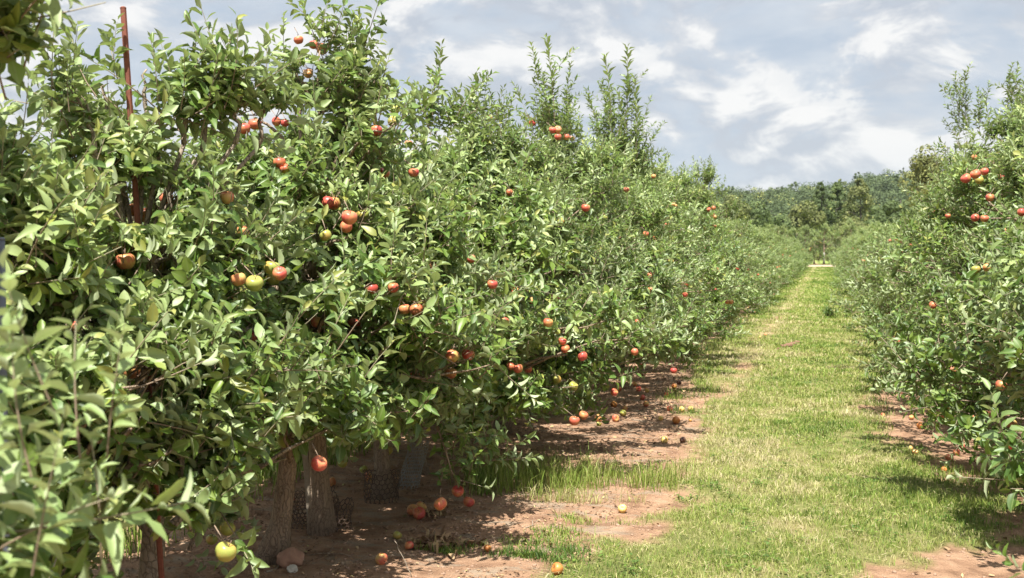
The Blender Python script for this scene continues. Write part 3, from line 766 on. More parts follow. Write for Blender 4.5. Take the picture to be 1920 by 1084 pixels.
def seed_row(side, rows, x0):
    hang.extend(surface_fruit(side, rows, x0))
    for i, (y, H, hw, z0, label) in enumerate(rows):
        root = link('apple_tree', None, None, (x0, y, 0)); tag(root, label, 'apple tree', 'apple trees in the two orchard rows')
        o = np.array([x0, y, 0.0])
        own = [h for h in hang if ((h[0].x < 0) == (side == 'L'))]
        mine = [h for h in own if min(range(len(rows)), key=lambda k: abs(rows[k][0] - h[0].y)) == i]
        clear = []
        for h in own:
            if abs(h[0].y - y) < 3.2:
                c = np.array(h[0]) - o; dv = np.array([0, 0, CAM_H]) - np.array(h[0]); dv /= np.linalg.norm(dv)
                clear.append((c, np.array(sun_from), 0.045, .45))
                clear.append((c, dv, 0.066 if len(h) == 3 else h[3], (2.2 if h[0].y < 6.5 else .9) if len(h) == 3 else .6))
        # the trunk shows through a gap in the foliage of the tree at the rusty stake
        if side == 'L' and 0 < i < 7:      # bare trunks and open shade under the skirt
            for (u_, v_) in ((520, 900), (520, 960), (590, 890), (590, 940), (600, 990), (650, 900), (720, 880), (720, 920), (775, 900), (560, 900), (640, 960), (690, 930), (540, 1030)):
                c_ = np.array(at_depth(u_, v_, 6.2)); dv = np.array([0, 0, CAM_H]) - c_; dv /= np.linalg.norm(dv); clear.append((c_ - o, dv, .10, 3.4))
        if side == 'L' and i < 5 and i != 0:
            for (u_, v_) in ((250, 345), (252, 372)):
                c_ = np.array(at_depth(u_, v_, 5.0)); dv = np.array([0, 0, CAM_H]) - c_; dv /= np.linalg.norm(dv); clear.append((c_ - o, dv, .045, 2.2))
        if side == 'L' and i < 6:   # the stake top and the metal post stand free of leaves
            a_, b_ = np.array(at_depth(231, 16, 4.75)), np.array(at_depth(246, 165, 4.75))
            for u_ in np.linspace(0, 1, 8):
                c_ = a_ + (b_ - a_) * u_; dv = np.array([0, 0, CAM_H]) - c_; dv /= np.linalg.norm(dv); clear.append((c_ - o, dv, .13, 3.0))
            if i != 0:
                for u_ in (455, 500, 545, 590, 640, 690):
                    c_ = np.array(at_depth(4, u_, 3.2)); dv = np.array([0, 0, CAM_H]) - c_; dv /= np.linalg.norm(dv); clear.append((c_ - o, dv, .06, 2.2))
        ex = []
        for (ax, ay, bx, by, d) in BOUGH.get((side, i), []):
            ex.append((np.array(at_depth(ax, ay, d)) - o, np.array(at_depth(bx, by, d)) - o))
        lo = 1 if y > 9.3 else 0
        nb = 14 if (side == 'L' and i == 1) else 44 if (side == 'L' and i == 0) else (84 if hw > 1.2 else 76)
        bark = 'bark_pale' if (side == 'L' and i == 3) else 'bark'
        gt, gc, rng = build_tree(40 + i + (500 if side == 'R' else 0), H, hw, .75 if (i == 0 and side == 'L') else .92, z0, lo, nb, 11 if (side == 'L' and i == 0) else 19, tr=[.055, .055, .055, .058, .060, .062, .055, .045][i] if (side == 'L' and i < 8) else .06,
                                 lean=(rng0.normal(0, .1), rng0.normal(0, .1)), extra=ex, clear=clear, spires=0 if (i < 4 and side == 'L') else (1 if i < 9 and side == 'L' else 2), pale=.9 if (i == 0 and side == 'L') else (.08 if (side == 'R' and i < 3) else .44) if side == 'L' else .3)
        wl = WHIPS.get((side, i), [])
        if wl:
            bs, ds, sc = [], [], []
            for (ax, ay, bx, by, d) in wl:
                a, b = np.array(at_depth(ax, ay, d)) - o, np.array(at_depth(bx, by, d)) - o
                bs.append(a); ds.append(b - a); sc.append(np.linalg.norm(b - a) / .85)
            near = (side, i) in (('L', 0), ('R', 0))
            for j in range(len(bs)):
                Lw = np.linalg.norm(ds[j]); kd = 'long' if (near or Lw < .55) else 'spire'
                place_shoots(gc, kd, lo, bs[j][None], ds[j][None], np.array([np.clip(Lw / (.36 if kd == 'long' else .85), .7, 1.5)]), rng, np.full(1, -.05), (side, i) == ('L', 0))
            if not near:      # short side shoots thicken the lower part of each whip
                b2, d2 = [], []
                for a, d in zip(bs, ds):
                    for k in range(15 if (side, i) == ('L', 14) else (3 if (side, i) == ('L', 3) else 9)):
                        b2.append(a + d * (rng.beta(1.1, 1.6) * (.5 if (side, i) == ('L', 3) else 1.15) - .4) + rng.normal(0, .05, 3)); d2.append(d / np.linalg.norm(d) + rng.normal(0, .40, 3))
                place_shoots(gc, 'long', lo, np.array(b2), np.array(d2), rng.uniform(.75, 1.1, len(b2)), rng, np.full(len(b2), -.08), False)
        for h in mine:      # fruit stalks tie each apple to a twig
            p = np.array(h[0]) - o
            tube(gc, curve_pts(p + [0, 0, .03], p + [rng.normal(0, .02) - .05 * (1 if side == 'L' else -1), .03, .085], n=4), [.0018, .002, .003, .003], 4, mat=1)
        link('trunk', gt.mesh('trunk', [M[bark]]), root)
        link('crown', gc.mesh('crown', CR_M()), root)
        cnt = 0
        for h in mine:
            a = link('apple', APM[h[2]][rng.integers(2)], root, h[0] - Vector(o))
            a.rotation_euler = (rng.normal(0, .35), rng.normal(0, .35), rng.uniform(0, 6.28)); a.scale = (h[1],) * 3
        # more fruit deeper in the crown and round the back
        for k in range(6):
            phi = rng.uniform(.6, 2.6) if side == 'L' else rng.uniform(-.6, 1.4); s = rng.uniform(.12, .75); f = np.interp(s, ENV_S, ENV_F) * rng.uniform(.45, .92)
            a = link('apple', APM['rbbg'[rng.integers(4)]][rng.integers(2)], root, (math.cos(phi) * hw * f, math.sin(phi) * .9 * f, z0 + s * (H - z0)))
            a.rotation_euler = (rng.normal(0, .35), rng.normal(0, .35), rng.uniform(0, 6.28)); a.scale = (rng.uniform(.82, 1.02),) * 3
        trees.append((root, x0, y))


rng0 = np.random.default_rng(5)
seed_row('L', LEFT, LX)
seed_row('R', RIGHT, RX)

# variants shared by the further trees
VAR = []
for k in range(6):
    gt, gc, rng = build_tree(900 + k, 3.0 + .15 * (k % 3), 1.62, .95, .42, 1, 64, 15, spires=3 + k % 3, pale=.38)
    tm, cm = gt.mesh('trunk', [M['bark']]), gc.mesh('crown', CR_M())
    ap = []
    for j in range(14):
        phi = rng.uniform(0, 6.28); s = rng.uniform(.03, .8); f = np.interp(s, ENV_S, ENV_F) * rng.uniform(.92, 1.06)
        ap.append((Vector((math.cos(phi) * 1.45 * f, math.sin(phi) * .95 * f, .42 + s * 2.8)), 'rrrbbg'[rng.integers(6)], rng.uniform(.85, 1.05)))
    VAR.append((tm, cm, ap))


def far_tree(x, y, sc, rot, v, label, group, apples=True, z=0.0, hs=1.0):
    tm, cm, ap = VAR[v]
    root = link('apple_tree', None, None, (x, y, z)); tag(root, label, 'apple tree', group)
    root.rotation_euler = (0, 0, rot); root.scale = (sc, sc, sc * hs)
    link('trunk', tm, root); link('crown', cm, root)
    if apples:
        for (p, c, s) in ap[:apples if isinstance(apples, int) and apples > 1 else 14]:
            a = link('apple', APM[c][0], root, p); a.scale = (s,) * 3; a.rotation_euler = (.2, .1, p.x * 9)


r = np.random.default_rng(77)
FARL = 'far apple tree of the left row, merged with its neighbours into a hedge'
FARR = 'far apple tree of the right row, merged with its neighbours into a hedge'
y = 18.7
k = 0
while y < 114:
    sc = r.uniform(.92, 1.06)
    far_tree(LX + r.normal(0, .08), y, sc, (math.pi if r.random() < .5 else 0) + r.normal(0, .15), int(r.integers(6)), FARL, 'far trees of the left row', 14 if y < 60 else 6, hs=(r.uniform(.88, 1.04) if y < 29 else r.uniform(.74, .86)) if k != 6 else 1.22)
    y += 1.25 if y < 40 else 1.5; k += 1
y = 19.5
while y < 114:
    sc = r.uniform(.92, 1.06)
    far_tree(RX + r.normal(0, .08), y, sc, (math.pi if r.random() < .5 else 0) + r.normal(0, .15), int(r.integers(6)), FARR, 'far trees of the right row', 14 if y < 60 else 6, hs=r.uniform(.72, .82) if y < 50 else r.uniform(.82, .93))
    y += 1.3 if y < 40 else 1.5
# the next row to the left, glimpsed through the gaps
for k in range(16):
    far_tree(-8.3 + r.normal(0, .1), 4.5 + k * 1.35, r.uniform(.85, 1.0), r.uniform(-.2, .2) + (math.pi if k % 2 else 0), int(r.integers(6)),
             'apple tree of the row behind the left one, glimpsed between trunks and boughs', 'apple trees of the row behind', False)

# ------------------------------------------------------------------ beyond the end of the aisle
def card_crown(g, c, rx, ry, rz, n, size, rng, mat=0, shape='round', bias=0.0, lumps=9):
    """a crown of many small leaf faces gathered in lumps"""
    c = np.array(c, float)
    if shape == 'cone':
        u = rng.uniform(0, 1, lumps * 6) ** .9; zz = u * 2 - 1; rr = (1 - u) ** .75 * .8 + .06
        a = rng.uniform(0, 6.28, len(u))
        lc = np.stack([np.cos(a) * rr * rng.uniform(.6, 1, len(u)) * rx, np.sin(a) * rr * ry, zz * rz], 1); lr = (.05 + .30 * (1 - u)) * min(rx, ry)
    else:
        p = rng.normal(0, 1, (lumps, 3)); p /= np.linalg.norm(p, axis=1)[:, None]
        p *= rng.uniform(.35, .8, (lumps, 1)); p[:, 2] = np.abs(p[:, 2]) * 1.1 - .35
        lc = p * [rx, ry, rz]; lr = rng.uniform(.28, .5, lumps) * min(rx, ry)
    k = rng.integers(0, len(lc), n)
    d = rng.normal(0, 1, (n, 3)); d /= np.linalg.norm(d, axis=1)[:, None]
    pos = c + lc[k] + d * (lr[k] * rng.uniform(.72, 1.06, n))[:, None]
    nrm = d + rng.normal(0, .28, (n, 3)); nrm /= np.linalg.norm(nrm, axis=1)[:, None]
    x = np.cross(nrm, rng.normal(0, 1, (n, 3))); x /= np.linalg.norm(x, axis=1)[:, None]; yv = np.cross(nrm, x)
    s = (size * rng.uniform(.5, 1.2, n))[:, None]
    v = np.stack([pos - x * s, pos - yv * s * .55, pos + x * s, pos + yv * s * .55], 1).reshape(-1, 3)
    q = np.arange(n * 4).reshape(n, 4)
    a = np.repeat(np.clip(rng.normal(.45, .2, n) + bias + rng.normal(0, .07, len(lc))[k], 0, .97), 4)
    g.add(v, q, None, mat, a, 1.0)


def woodland_tree(x, y, z, H, w, shape, mat, label, cat='tree', name='woodland_tree', group='trees beyond the orchard', n=5200, size=.30, bias=0, trunk_h=.3, lumps=14):
    rng = np.random.default_rng(int(abs(x) * 13 + y))
    root = link(name, None, None, (x, y, z)); tag(root, label, cat, group)
    gt, gc = Geo(), Geo()
    tube(gt, curve_pts((0, 0, -.5), (rng.normal(0, .3), 0, H * .8), (.2, 0, 0), 7), np.linspace(H * .022, .05, 7), 8)
    for j in range(7):
        a = rng.uniform(0, 6.28); zz = H * rng.uniform(trunk_h, .7)
        tube(gt, curve_pts((0, 0, zz), (math.cos(a) * w * .36, math.sin(a) * w * .36, zz + H * rng.uniform(.06, .2)), (0, 0, .3), 5), np.linspace(H * .008, .03, 5), 5)
    rz = H * (1 - trunk_h) / 2
    card_crown(gc, (0, 0, H * trunk_h + rz * (1.0 if shape == 'cone' else .95)), w / 2, w / 2, rz * 1.02, n, size, rng, 0, shape, bias, lumps)
    link('trunk', gt.mesh('trunk', [M['bark_far']]), root); link('crown', gc.mesh('crown', [mat]), root)
    return root


def px_tree(px, ytop, Yd, wpx, shape, mat, label, **kw):
    r0 = ray(px, 470); k = Yd / r0.y; x = r0.x * k
    d = k
    zb = gz(x, Yd)
    top = CAM_H + (470 - ytop) / F_PX * d
    woodland_tree(x, Yd, zb, top - zb, wpx / F_PX * d, shape, mat, label, **kw)


# large orchard trees across the track
r = np.random.default_rng(21)
k = 0
for i, px in enumerate(list(range(1340, 1720, 17)) ):
    Yd = 139 + r.uniform(-1, 5)
    if 1537 < px < 1553: continue
    rr = ray(px, 470); x = rr.x * Yd / rr.y
    far_tree(x, Yd, 1.55 * r.uniform(.9, 1.1), r.uniform(0, 6.28), int(r.integers(6)), 'rounded fruit tree in the hedge across the pale track at the end of the aisle',
             'fruit trees across the track', False, gz(x, Yd))
rr = ray(1545, 470); x = rr.x * 138 / rr.y
far_tree(x, 138.5, 1.5, 1.0, 2, 'fruit tree with a white wrapped trunk at the end of the grass aisle', 'fruit trees across the track', 6, gz(x, 138.5))
wr = bpy.data.objects['apple_tree']
gw = Geo(); tube(gw, [(0, 0, 0), (0, 0, .75), (.01, 0, 1.5)], [.13, .12, .12], 10)
tw = link('trunk_guard', gw.mesh('trunk_guard', [M['guard_white']]), None, (x, 138.5, gz(x, 138.5)))
tag(tw, 'white wrap round the trunk of the tree at the end of the aisle', 'tree guard', 'tree guards')

for a in [(1250, 288, 120, 70, 'round', M['leaf_olive'], 'light olive green tree rising behind the left row, left of the wooded hill'),
          (1308, 306, 135, 62, 'round', M['leaf_far'], 'dark round tree just right of the light olive one behind the left row'),
          (1372, 352, 190, 75, 'round', M['leaf_olive'], 'light green round tree at the foot of the wooded hill, nearest the left row'),
          (1418, 372, 195, 80, 'round', M['leaf_far'], 'dark squat tree with two domes in front of the hill, left of centre'),
          (1468, 388, 215, 70, 'round', M['leaf_far'], 'low dull green tree between the squat one and the brownish one'),
          (1512, 366, 215, 85, 'round', M['leaf_olive'], 'brownish green round tree left of the three pointed ones'),
          (1537, 344, 225, 60, 'cone', M['leaf_far'], 'leftmost and slimmest of the three pointed trees below the hill'),
          (1568, 344, 225, 84, 'cone', M['leaf_far'], 'middle of the three pointed trees, darkest green'),
          (1610, 338, 220, 96, 'cone', M['leaf_olive'], 'rightmost of the three pointed trees, yellowish tip'),
          (1650, 372, 210, 60, 'round', M['leaf_far'], 'dark bushy tree right of the pointed ones'),
          (1600, 408, 180, 90, 'round', M['leaf_olive'], 'low broad olive green tree in front of the pointed ones')]:
    px_tree(*a)
px_tree(1742, 240, 105, 100, 'round', M['leaf_olive'], 'tall thin crowned yellowish tree standing above the right row', n=4200, size=.17, trunk_h=.30, bias=.1, lumps=18)
px_tree(1690, 345, 150, 60, 'round', M['leaf_far'], 'dark tree half hidden behind the right row, below the tall thin crowned one')

# wooded hill
xs2 = np.linspace(-700, 900, 90); ys2 = np.linspace(360, 1100, 50)
HX, HY = np.meshgrid(xs2, ys2)


def hill_z(x, y):
    up = np.clip((y - 380) / 190, 0, 1); up = up * up * (3 - 2 * up)
    prof = 22.0 + 2.0 * np.exp(-((x - 30) / 34) ** 2) - 2.0 * np.exp(-((x + 45) / 25) ** 2) + 3 * vnoise(x, y * 0, 130, 31) + 3.0 * vnoise(x, y * 0, 45, 32)
    return up * prof + 2.8


g = Geo(); idx = np.arange(HX.size).reshape(HX.shape)
q = np.stack([idx[:-1, :-1], idx[:-1, 1:], idx[1:, 1:], idx[1:, :-1]], -1).reshape(-1, 4)
g.add(np.stack([HX, HY, hill_z(HX, HY) * np.clip((HY - 360) / 15, 0, 1) - .3], -1).reshape(-1, 3), q)
m, t = new_mat('hill_undergrowth')
b = nd(t, 'ShaderNodeBsdfPrincipled', ins={'Base Color': ramp(t, noise(t, nd(t, 'ShaderNodeTexCoord').outputs['Object'], .15, 4), [(.3, (.03, .05, .02)), (.7, (.06, .085, .035))]), 'Roughness': 1.0})
out(t, b.outputs[0])
tag(link('hill', g.mesh('hill', [m])), kind='structure')
g = Geo(); r = np.random.default_rng(8)
for k in range(900):
    y = r.uniform(385, 620)
    th = math.radians(r.uniform(-15.5, 11.5)); x = y * math.tan(th)
    hh = r.uniform(9, 15) * (1.12 if r.random() < .06 else 1)
    z = float(hill_z(np.array([x]), np.array([y]))[0])
    w = r.uniform(6.0, 9.5)
    card_crown(g, (x, y, z + hh * .55), w, w, hh * .5, 560, .52, r, 0, 'cone' if r.random() < .12 else 'round', r.normal(0, .2), 5)
tag(link('woodland', g.mesh('woodland', [M['leaf_wood']])), 'distant wooded hill of mixed green trees behind the orchard', 'woodland', kind='stuff')

# ------------------------------------------------------------------ posts, wires, guards
def post(name, p0, p1, rad, mat, label, cat, sides=8, hollow=False):
    base = Vector(p0); g = Geo()
    a, b = Vector((0, 0, 0)), Vector(p1) - base
    tube(g, curve_pts(a, b, n=6), rad, sides)
    if hollow:
        d = (b - a).normalized()
        tube(g, [b, b + d * .004, b + d * .008], [rad * 1.08, rad * 1.08, rad * .7], sides)
    o = link(name, g.mesh(name, [mat], smooth=sides > 6), None, base); tag(o, label, cat); return o


top = at_depth(231, 16, 4.75); low = at_depth(268, 560, 4.75)
dirv = (low - top).normalized(); foot = top + dirv * ((0.0 - top.z) / dirv.z)
st = post('rusty_stake', foot - Vector((0, 0, .03)), top, .0130, M['rust'], 'rusty brown steel stake leaning left above the tree tops against the sky', 'stake', 6, True)
tp = at_depth(2, 450, 3.2); ft = Vector((tp.x + .0, tp.y, 0))
post('metal_post', ft, tp, .011, M['galv'], 'grey galvanised metal post behind the near leaves at the left edge', 'post', 12, True)
s0 = on_ground(584, 998); s1 = at_depth(573, 846, (s0 - cam.location).dot(FWD))
g = Geo(); b = s1 - s0
for (dx, wd) in ((0, .02),):
    hx, hy = .020, .010
    v = []
    for p in (Vector((0, 0, -.03)), b * .5 + Vector((.003, 0, 0)), b):
        v += [(p.x - hx, p.y - hy, p.z), (p.x + hx, p.y - hy, p.z), (p.x + hx, p.y + hy, p.z), (p.x - hx, p.y + hy, p.z)]
    q = [(i * 4 + j, i * 4 + (j + 1) % 4, i * 4 + 4 + (j + 1) % 4, i * 4 + 4 + j) for i in range(2) for j in range(4)] + [(8, 9, 10, 11)]
    g.add(v, q)
tag(link('wooden_stake', g.mesh('wooden_stake', [M['stake']], False), None, s0), 'flat weathered wooden stake standing beside the thick dark trunk inside the brown mesh', 'stake')

w0, w1 = Vector((LX + .05, 2.6, 2.08)), Vector((LX + .02, 18.0, 2.10))
g = Geo(); tube(g, curve_pts((0, 0, 0), w1 - w0, (0, 0, -.03), 30), .0022, 5)
tag(link('trellis_wire', g.mesh('trellis_wire', [M['wire']]), None, w0), 'thin dark trellis wire running through the crowns of the left row', 'wire')


def guard(loc, r0, r1, h, mat, label, lean=(0, 0), cell=.022, arc=6.283, seed=0, bulge=.0, torn=0.0):
    """honeycomb mesh sleeve: every cell edge is a thin flat rib"""
    rng = np.random.default_rng(seed); g = Geo()
    ncol = max(8, int(arc * (r0 + r1) / 2 / (cell * 1.732)))
    nrow = max(3, int(h / (cell * 1.5)))
    def P(c, rr):   # c in column units, rr in row units
        u = c / ncol; z = rr / nrow * h; k = z / h
        a = u * arc + seed
        R = r0 + (r1 - r0) * k + bulge * math.sin(a * 2 + seed) * (1 - k) + .006 * math.sin(5 * a + 9 * k)
        return np.array([math.cos(a) * R + lean[0] * k, math.sin(a) * R + lean[1] * k, z + torn * math.sin(a * 1.5 + seed) * k])
    wdt = .0028
    def rib(a, b):
        d = b - a; L = np.linalg.norm(d)
        mid = (a + b) / 2; n = np.array([mid[0], mid[1], 0]); n /= np.linalg.norm(n) + 1e-6
        s = np.cross(d / (L + 1e-9), n) * wdt
        o = n * .0012
        v = [a - s - o, a + s - o, b + s - o, b - s - o, a - s + o, a + s + o, b + s + o, b - s + o]
        g.add(v, [(0, 1, 2, 3), (7, 6, 5, 4), (0, 3, 7, 4), (1, 5, 6, 2)])
    for rI in range(nrow):
        off = .5 * (rI % 2)
        for c in range(ncol):
            l, m_, r_ = P(c + off, rI + .18), P(c + off + .5, rI - .18), P(c + off + 1, rI + .18)
            rib(l, m_); rib(m_, r_)
            if rI < nrow - 1: rib(l, P(c + off, rI + .82))
    o = link('trunk_guard', g.mesh('trunk_guard', [mat], False), None, loc); tag(o, label, 'tree guard', 'tree guards'); return o


def base_of(px, py): p = on_ground(px, py); return Vector((p.x, p.y, gz(p.x, p.y)))


guard(base_of(590, 985), .135, .15, .24, M['guard_brown'], 'brown plastic mesh sleeve sagging open round the trunk with the wooden stake', (0, 0), .019, 6.28, 1, .02, .04)
guard(base_of(633, 990), .085, .07, .18, M['guard_brown'], 'crumpled brown plastic mesh lying against the right of the thick dark trunk', (.03, .02), .018, 6.28, 3, .02, .03)
guard(base_of(716, 938), .12, .13, .23, M['guard_brown'], 'brown plastic mesh sleeve round the dark trunk beneath hanging green apples', (0, 0), .020, 6.28, 5, .01, .02)
guard(base_of(765, 915), .075, .07, .36, M['guard_white'], 'pale perforated plastic sleeve leaning on a trunk in the shade', (.09, .02), .017, 6.28, 2)

# ------------------------------------------------------------------ fallen apples
FALL = [(1045, 1071, 24, 'o', 'shiny orange brown apple on bare soil at the bottom edge, below the dark tuft'),
        (1167, 958, 17, 'y', 'pale yellow apple alone on the sunlit soil in front of the tall grass'),
        (715, 1051, 24, 'b', 'orange blushed apple in the shade, left of the long dry stalk'),
        (767, 1022, 18, 'r', 'small dark red apple right of the long dry stalk'),
        (745, 1001, 17, 'g', 'small green apple lying with a green leaf beside it in the shade'),
        (786, 967, 25, 'r', 'front red apple of the pile under the low hanging fruit'),
        (774, 957, 22, 'b', 'left apple of the pile under the low hanging fruit, half hidden'),
        (690, 894, 19, 'b', 'pinkish apple on the soil between the two mesh wrapped trunks'),
        (621, 906, 20, 'b', 'red and yellow apple in the sunny patch just right of the thick dark trunk'),
        (914, 1027, 15, 'o', 'small orange apple beside thin green weeds right of the dead weeds'),
        (546, 937, 14, 'r', 'dark red apple between the pale trunk and the staked trunk'),
        (1160, 730, 12, 'b', 'brownish apple in deep shade, leftmost of those at the back'),
        (1151, 759, 13, 'o', 'orange apple in the shade nearest the low boughs of the left row'),
        (1172, 768, 11, 'b', 'pitted blushed apple in the shade just above a green one'),
        (1168, 778, 13, 'g', 'green apple in the middle of the shaded litter'),
        (1154, 787, 14, 'b', 'pink apple at the lower left of the shaded litter'),
        (1137, 790, 13, 'k', 'rotten black apple left of the pink one'),
        (1122, 786, 15, 'b', 'blushed apple under the lowest twig, just above a small green one'),
        (1123, 794, 10, 'g', 'small green apple under the lowest twig'),
        (1190, 720, 10, 'b', 'dull red apple furthest back in the shade under the left row'),
        (1197, 729, 11, 'r', 'red apple at the back of the shade, left of a pink one'),
        (1213, 732, 10, 'b', 'pink apple at the back of the shade, right of a red one'),
        (1205, 747, 11, 'r', 'dark red apple touching the one in front of it in the shade'),
        (1211, 758, 12, 'b', 'blushed apple in the middle distance shade with a red one just behind'),
        (1255, 768, 11, 'r', 'red apple at the edge of the shade, left of two yellow ones'),
        (1278, 770, 12, 'y', 'left one of two yellow apples among the weeds by the aisle'),
        (1295, 769, 12, 'y', 'right one of two yellow apples among the weeds by the aisle'),
        (1239, 785, 10, 'y', 'small yellow apple on bark litter left of a split orange one'),
        (1268, 787, 15, 'o', 'bright orange yellow apple next to a green weed'),
        (1294, 789, 7, 'y', 'tiny yellow apple right of the green weed'),
        (1246, 823, 14, 'y', 'creamy white apple on its own at the front of the litter'),
        (1280, 825, 12, 'k', 'rotten dark brown apple right of the creamy white one'),
        (1250, 740, 10, 'r', 'red apple beneath the lowest bough by the grass'),
        (1655, 782, 9, 'b', 'small blushed apple on the left corner of the bare soil by the right row'),
        (1709, 786, 10, 'b', 'blushed apple under the drooping bough of the right row'),
        (1725, 799, 14, 'o', 'orange apple with a dark split, front of the drooping bough'),
        (1769, 783, 10, 'o', 'orange apple in the gap of shade under the right row'),
        (1803, 834, 12, 'r', 'red apple in the streaky shade under the right row'),
        (1793, 845, 13, 'b', 'flat side blushed apple just behind the creamy one under the right row'),
        (1780, 860, 16, 'b', 'creamy orange apple in the sun under the right row'),
        (1708, 843, 9, 'y', 'left of two pale apples at the grass edge by the right row'),
        (1716, 851, 11, 'y', 'right of two pale apples at the grass edge by the right row'),
        (1770, 886, 11, 'o', 'split orange apple in the grass edge nearest the right corner'),
        (1756, 897, 8, 'k', 'dark rotten apple in grass below the split orange one'),
        (1435, 631, 6, 'b', 'far blushed apple beside the left row, right of its neighbour'),
        (1425, 634, 5, 'y', 'far yellowish apple beside the left row, left of its neighbour'),
        (12, 975, 14, 'b', 'fallen blushed apple behind the near shoots at the left edge'),
        (215, 1050, 18, 'o', 'fallen orange apple behind the near shoots, left of the leaning pale trunk')]
r = np.random.default_rng(3)
fallen_pos = []
for i, (px, py, s, c, lab) in enumerate(FALL):
    p = on_ground(px, py + s * .45); z = gz(p.x, p.y); d = (p - cam.location).dot(FWD)
    sc = float(np.clip(s / 2000 * d / .078, .5, 1.1))
    a = link('fallen_apple', APM[c][i % 2], None, (p.x, p.y, z + .034 * sc)); a.scale = (sc,) * 3
    a.rotation_euler = (r.normal(0, 1.0), r.normal(0, 1.0), r.uniform(0, 6.28)); tag(a, lab, 'apple', 'fallen apples on the ground')
    fallen_pos.append((p.x, p.y))
p = on_ground(789, 966); d = (p - cam.location).dot(FWD)
a = link('fallen_apple', APM['b'][0], None, at_depth(789, 951, d + .05)); a.rotation_euler = (.4, .5, 1); tag(a, 'topmost apple resting on the small pile under the low hanging fruit', 'apple', 'fallen apples on the ground')
# more of them further under the two rows, small in the picture
for k in range(46):
    side = k % 2
    yy = r.uniform(12, 48); xx = (r.uniform(-3.4, -1.75) if side == 0 else r.uniform(1.2, 2.8))
    c = 'rbboyk'[r.integers(6)]
    a = link('fallen_apple', APM[c][0], None, (xx, yy, gz(xx, yy) + .028)); a.scale = (r.uniform(.75, 1),) * 3; a.rotation_euler = (r.normal(0, 1), r.normal(0, 1), r.uniform(0, 6))
    tag(a, 'windfall apple on the dim soil under the far part of the %s row' % ('left' if side == 0 else 'right'), 'apple', 'windfalls under the far %s row' % ('left' if side == 0 else 'right'))

# ------------------------------------------------------------------ grass
def blades(g, x, y, z, h, w, rng, var, bendf=.5, lean=None):
    n = len(x); a = rng.uniform(0, 6.283, n)
    side = np.stack([np.cos(a), np.sin(a), np.zeros(n)], 1) * (w / 2)[:, None]
    ld = rng.normal(0, 1, (n, 2)) * bendf * .6
    if lean is not None: ld += lean
    b = np.stack([x, y, z - .004], 1)
    m1 = b + np.stack([ld[:, 0] * h * .35, ld[:, 1] * h * .35, h * .6], 1)
    tipv = b + np.stack([ld[:, 0] * h * 1.15, ld[:, 1] * h * 1.15, h * np.clip(1 - .25 * np.abs(ld).sum(1), .35, 1)], 1)
    v = np.stack([b - side, b + side, m1 + side * .8, m1 - side * .8, tipv], 1).reshape(-1, 3)
    o = np.arange(n)[:, None] * 5
    g.add(v, np.array([[0, 1, 2, 3]]) + o, np.array([[3, 2, 4]]) + o, 0, np.repeat(np.clip(var, 0, 1), 5), np.tile([0, 0, .6, .6, 1], n))


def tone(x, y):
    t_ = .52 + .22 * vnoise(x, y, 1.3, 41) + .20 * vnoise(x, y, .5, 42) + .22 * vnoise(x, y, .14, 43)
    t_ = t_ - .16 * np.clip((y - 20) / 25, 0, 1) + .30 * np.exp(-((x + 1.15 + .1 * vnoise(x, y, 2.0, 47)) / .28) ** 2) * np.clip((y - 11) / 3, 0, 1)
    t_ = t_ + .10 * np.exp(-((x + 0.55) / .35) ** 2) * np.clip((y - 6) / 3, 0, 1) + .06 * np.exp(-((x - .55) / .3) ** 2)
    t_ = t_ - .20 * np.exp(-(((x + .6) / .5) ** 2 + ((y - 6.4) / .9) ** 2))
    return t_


g = Geo(); r = np.random.default_rng(90)
for (y0, y1, dens, h, w) in ((4.6, 7.0, 9000, .040, .0032), (7.0, 10, 6500, .043, .0045), (10, 15, 3200, .048, .007), (15, 25, 1500, .055, .012), (25, 45, 500, .065, .022), (45, 118, 120, .07, .045)):
    n = int((y1 - y0) * 4.15 * dens)
    x = r.uniform(-2.4, 1.75, n); y = r.uniform(y0, y1, n)
    keep = r.random(n) < grass_mask(x, y) ** 1.6 * np.clip(.95 + .7 * vnoise(x, y, .33, 12) + .35 * vnoise(x, y, .12, 13), .12, 1)
    x, y = x[keep], y[keep]; n = len(x)
    hh = h * r.uniform(.35, 1.25, n) * (1 + .5 * vnoise(x, y, .4, 44)) * (1 + .5 * (r.random(n) < .03))
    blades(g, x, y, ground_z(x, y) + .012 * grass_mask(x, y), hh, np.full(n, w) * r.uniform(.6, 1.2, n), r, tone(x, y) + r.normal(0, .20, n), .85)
lawn = link('aisle_grass', g.mesh('aisle_grass', [M['grass']])); tag(lawn, 'short patchy green and straw coloured grass covering the aisle', 'grass', kind='stuff')
# straw clippings and creeping weeds between the blades
g = Geo(); n = 5000
x = r.uniform(-1.6, 1.5, n); y = 5 + 13 * r.random(n) ** 1.4; k = grass_mask(x, y) > .25; x, y = x[k], y[k]; n = len(x)
a = r.uniform(0, 6.28, n); L = r.uniform(.008, .035, n); w = .0010 + .00016 * y
dx = np.stack([np.cos(a) * L, np.sin(a) * L, r.normal(0, .12, n) * L], 1); sx_ = np.stack([-np.sin(a), np.cos(a), np.zeros(n)], 1) * w[:, None]
c = np.stack([x, y, ground_z(x, y) + .028 + .012 * r.random(n)], 1)
g.add(np.stack([c - dx - sx_, c - dx + sx_, c + dx + sx_, c + dx - sx_], 1).reshape(-1, 3), np.arange(n * 4).reshape(n, 4), None, 0, np.repeat(np.clip(r.normal(.78, .12, n), .5, 1), 4))
tag(link('grass_clippings', g.mesh('grass_clippings', [M['grass']])), 'dry straw clippings lying loose on the mown aisle', 'grass clippings', kind='stuff')
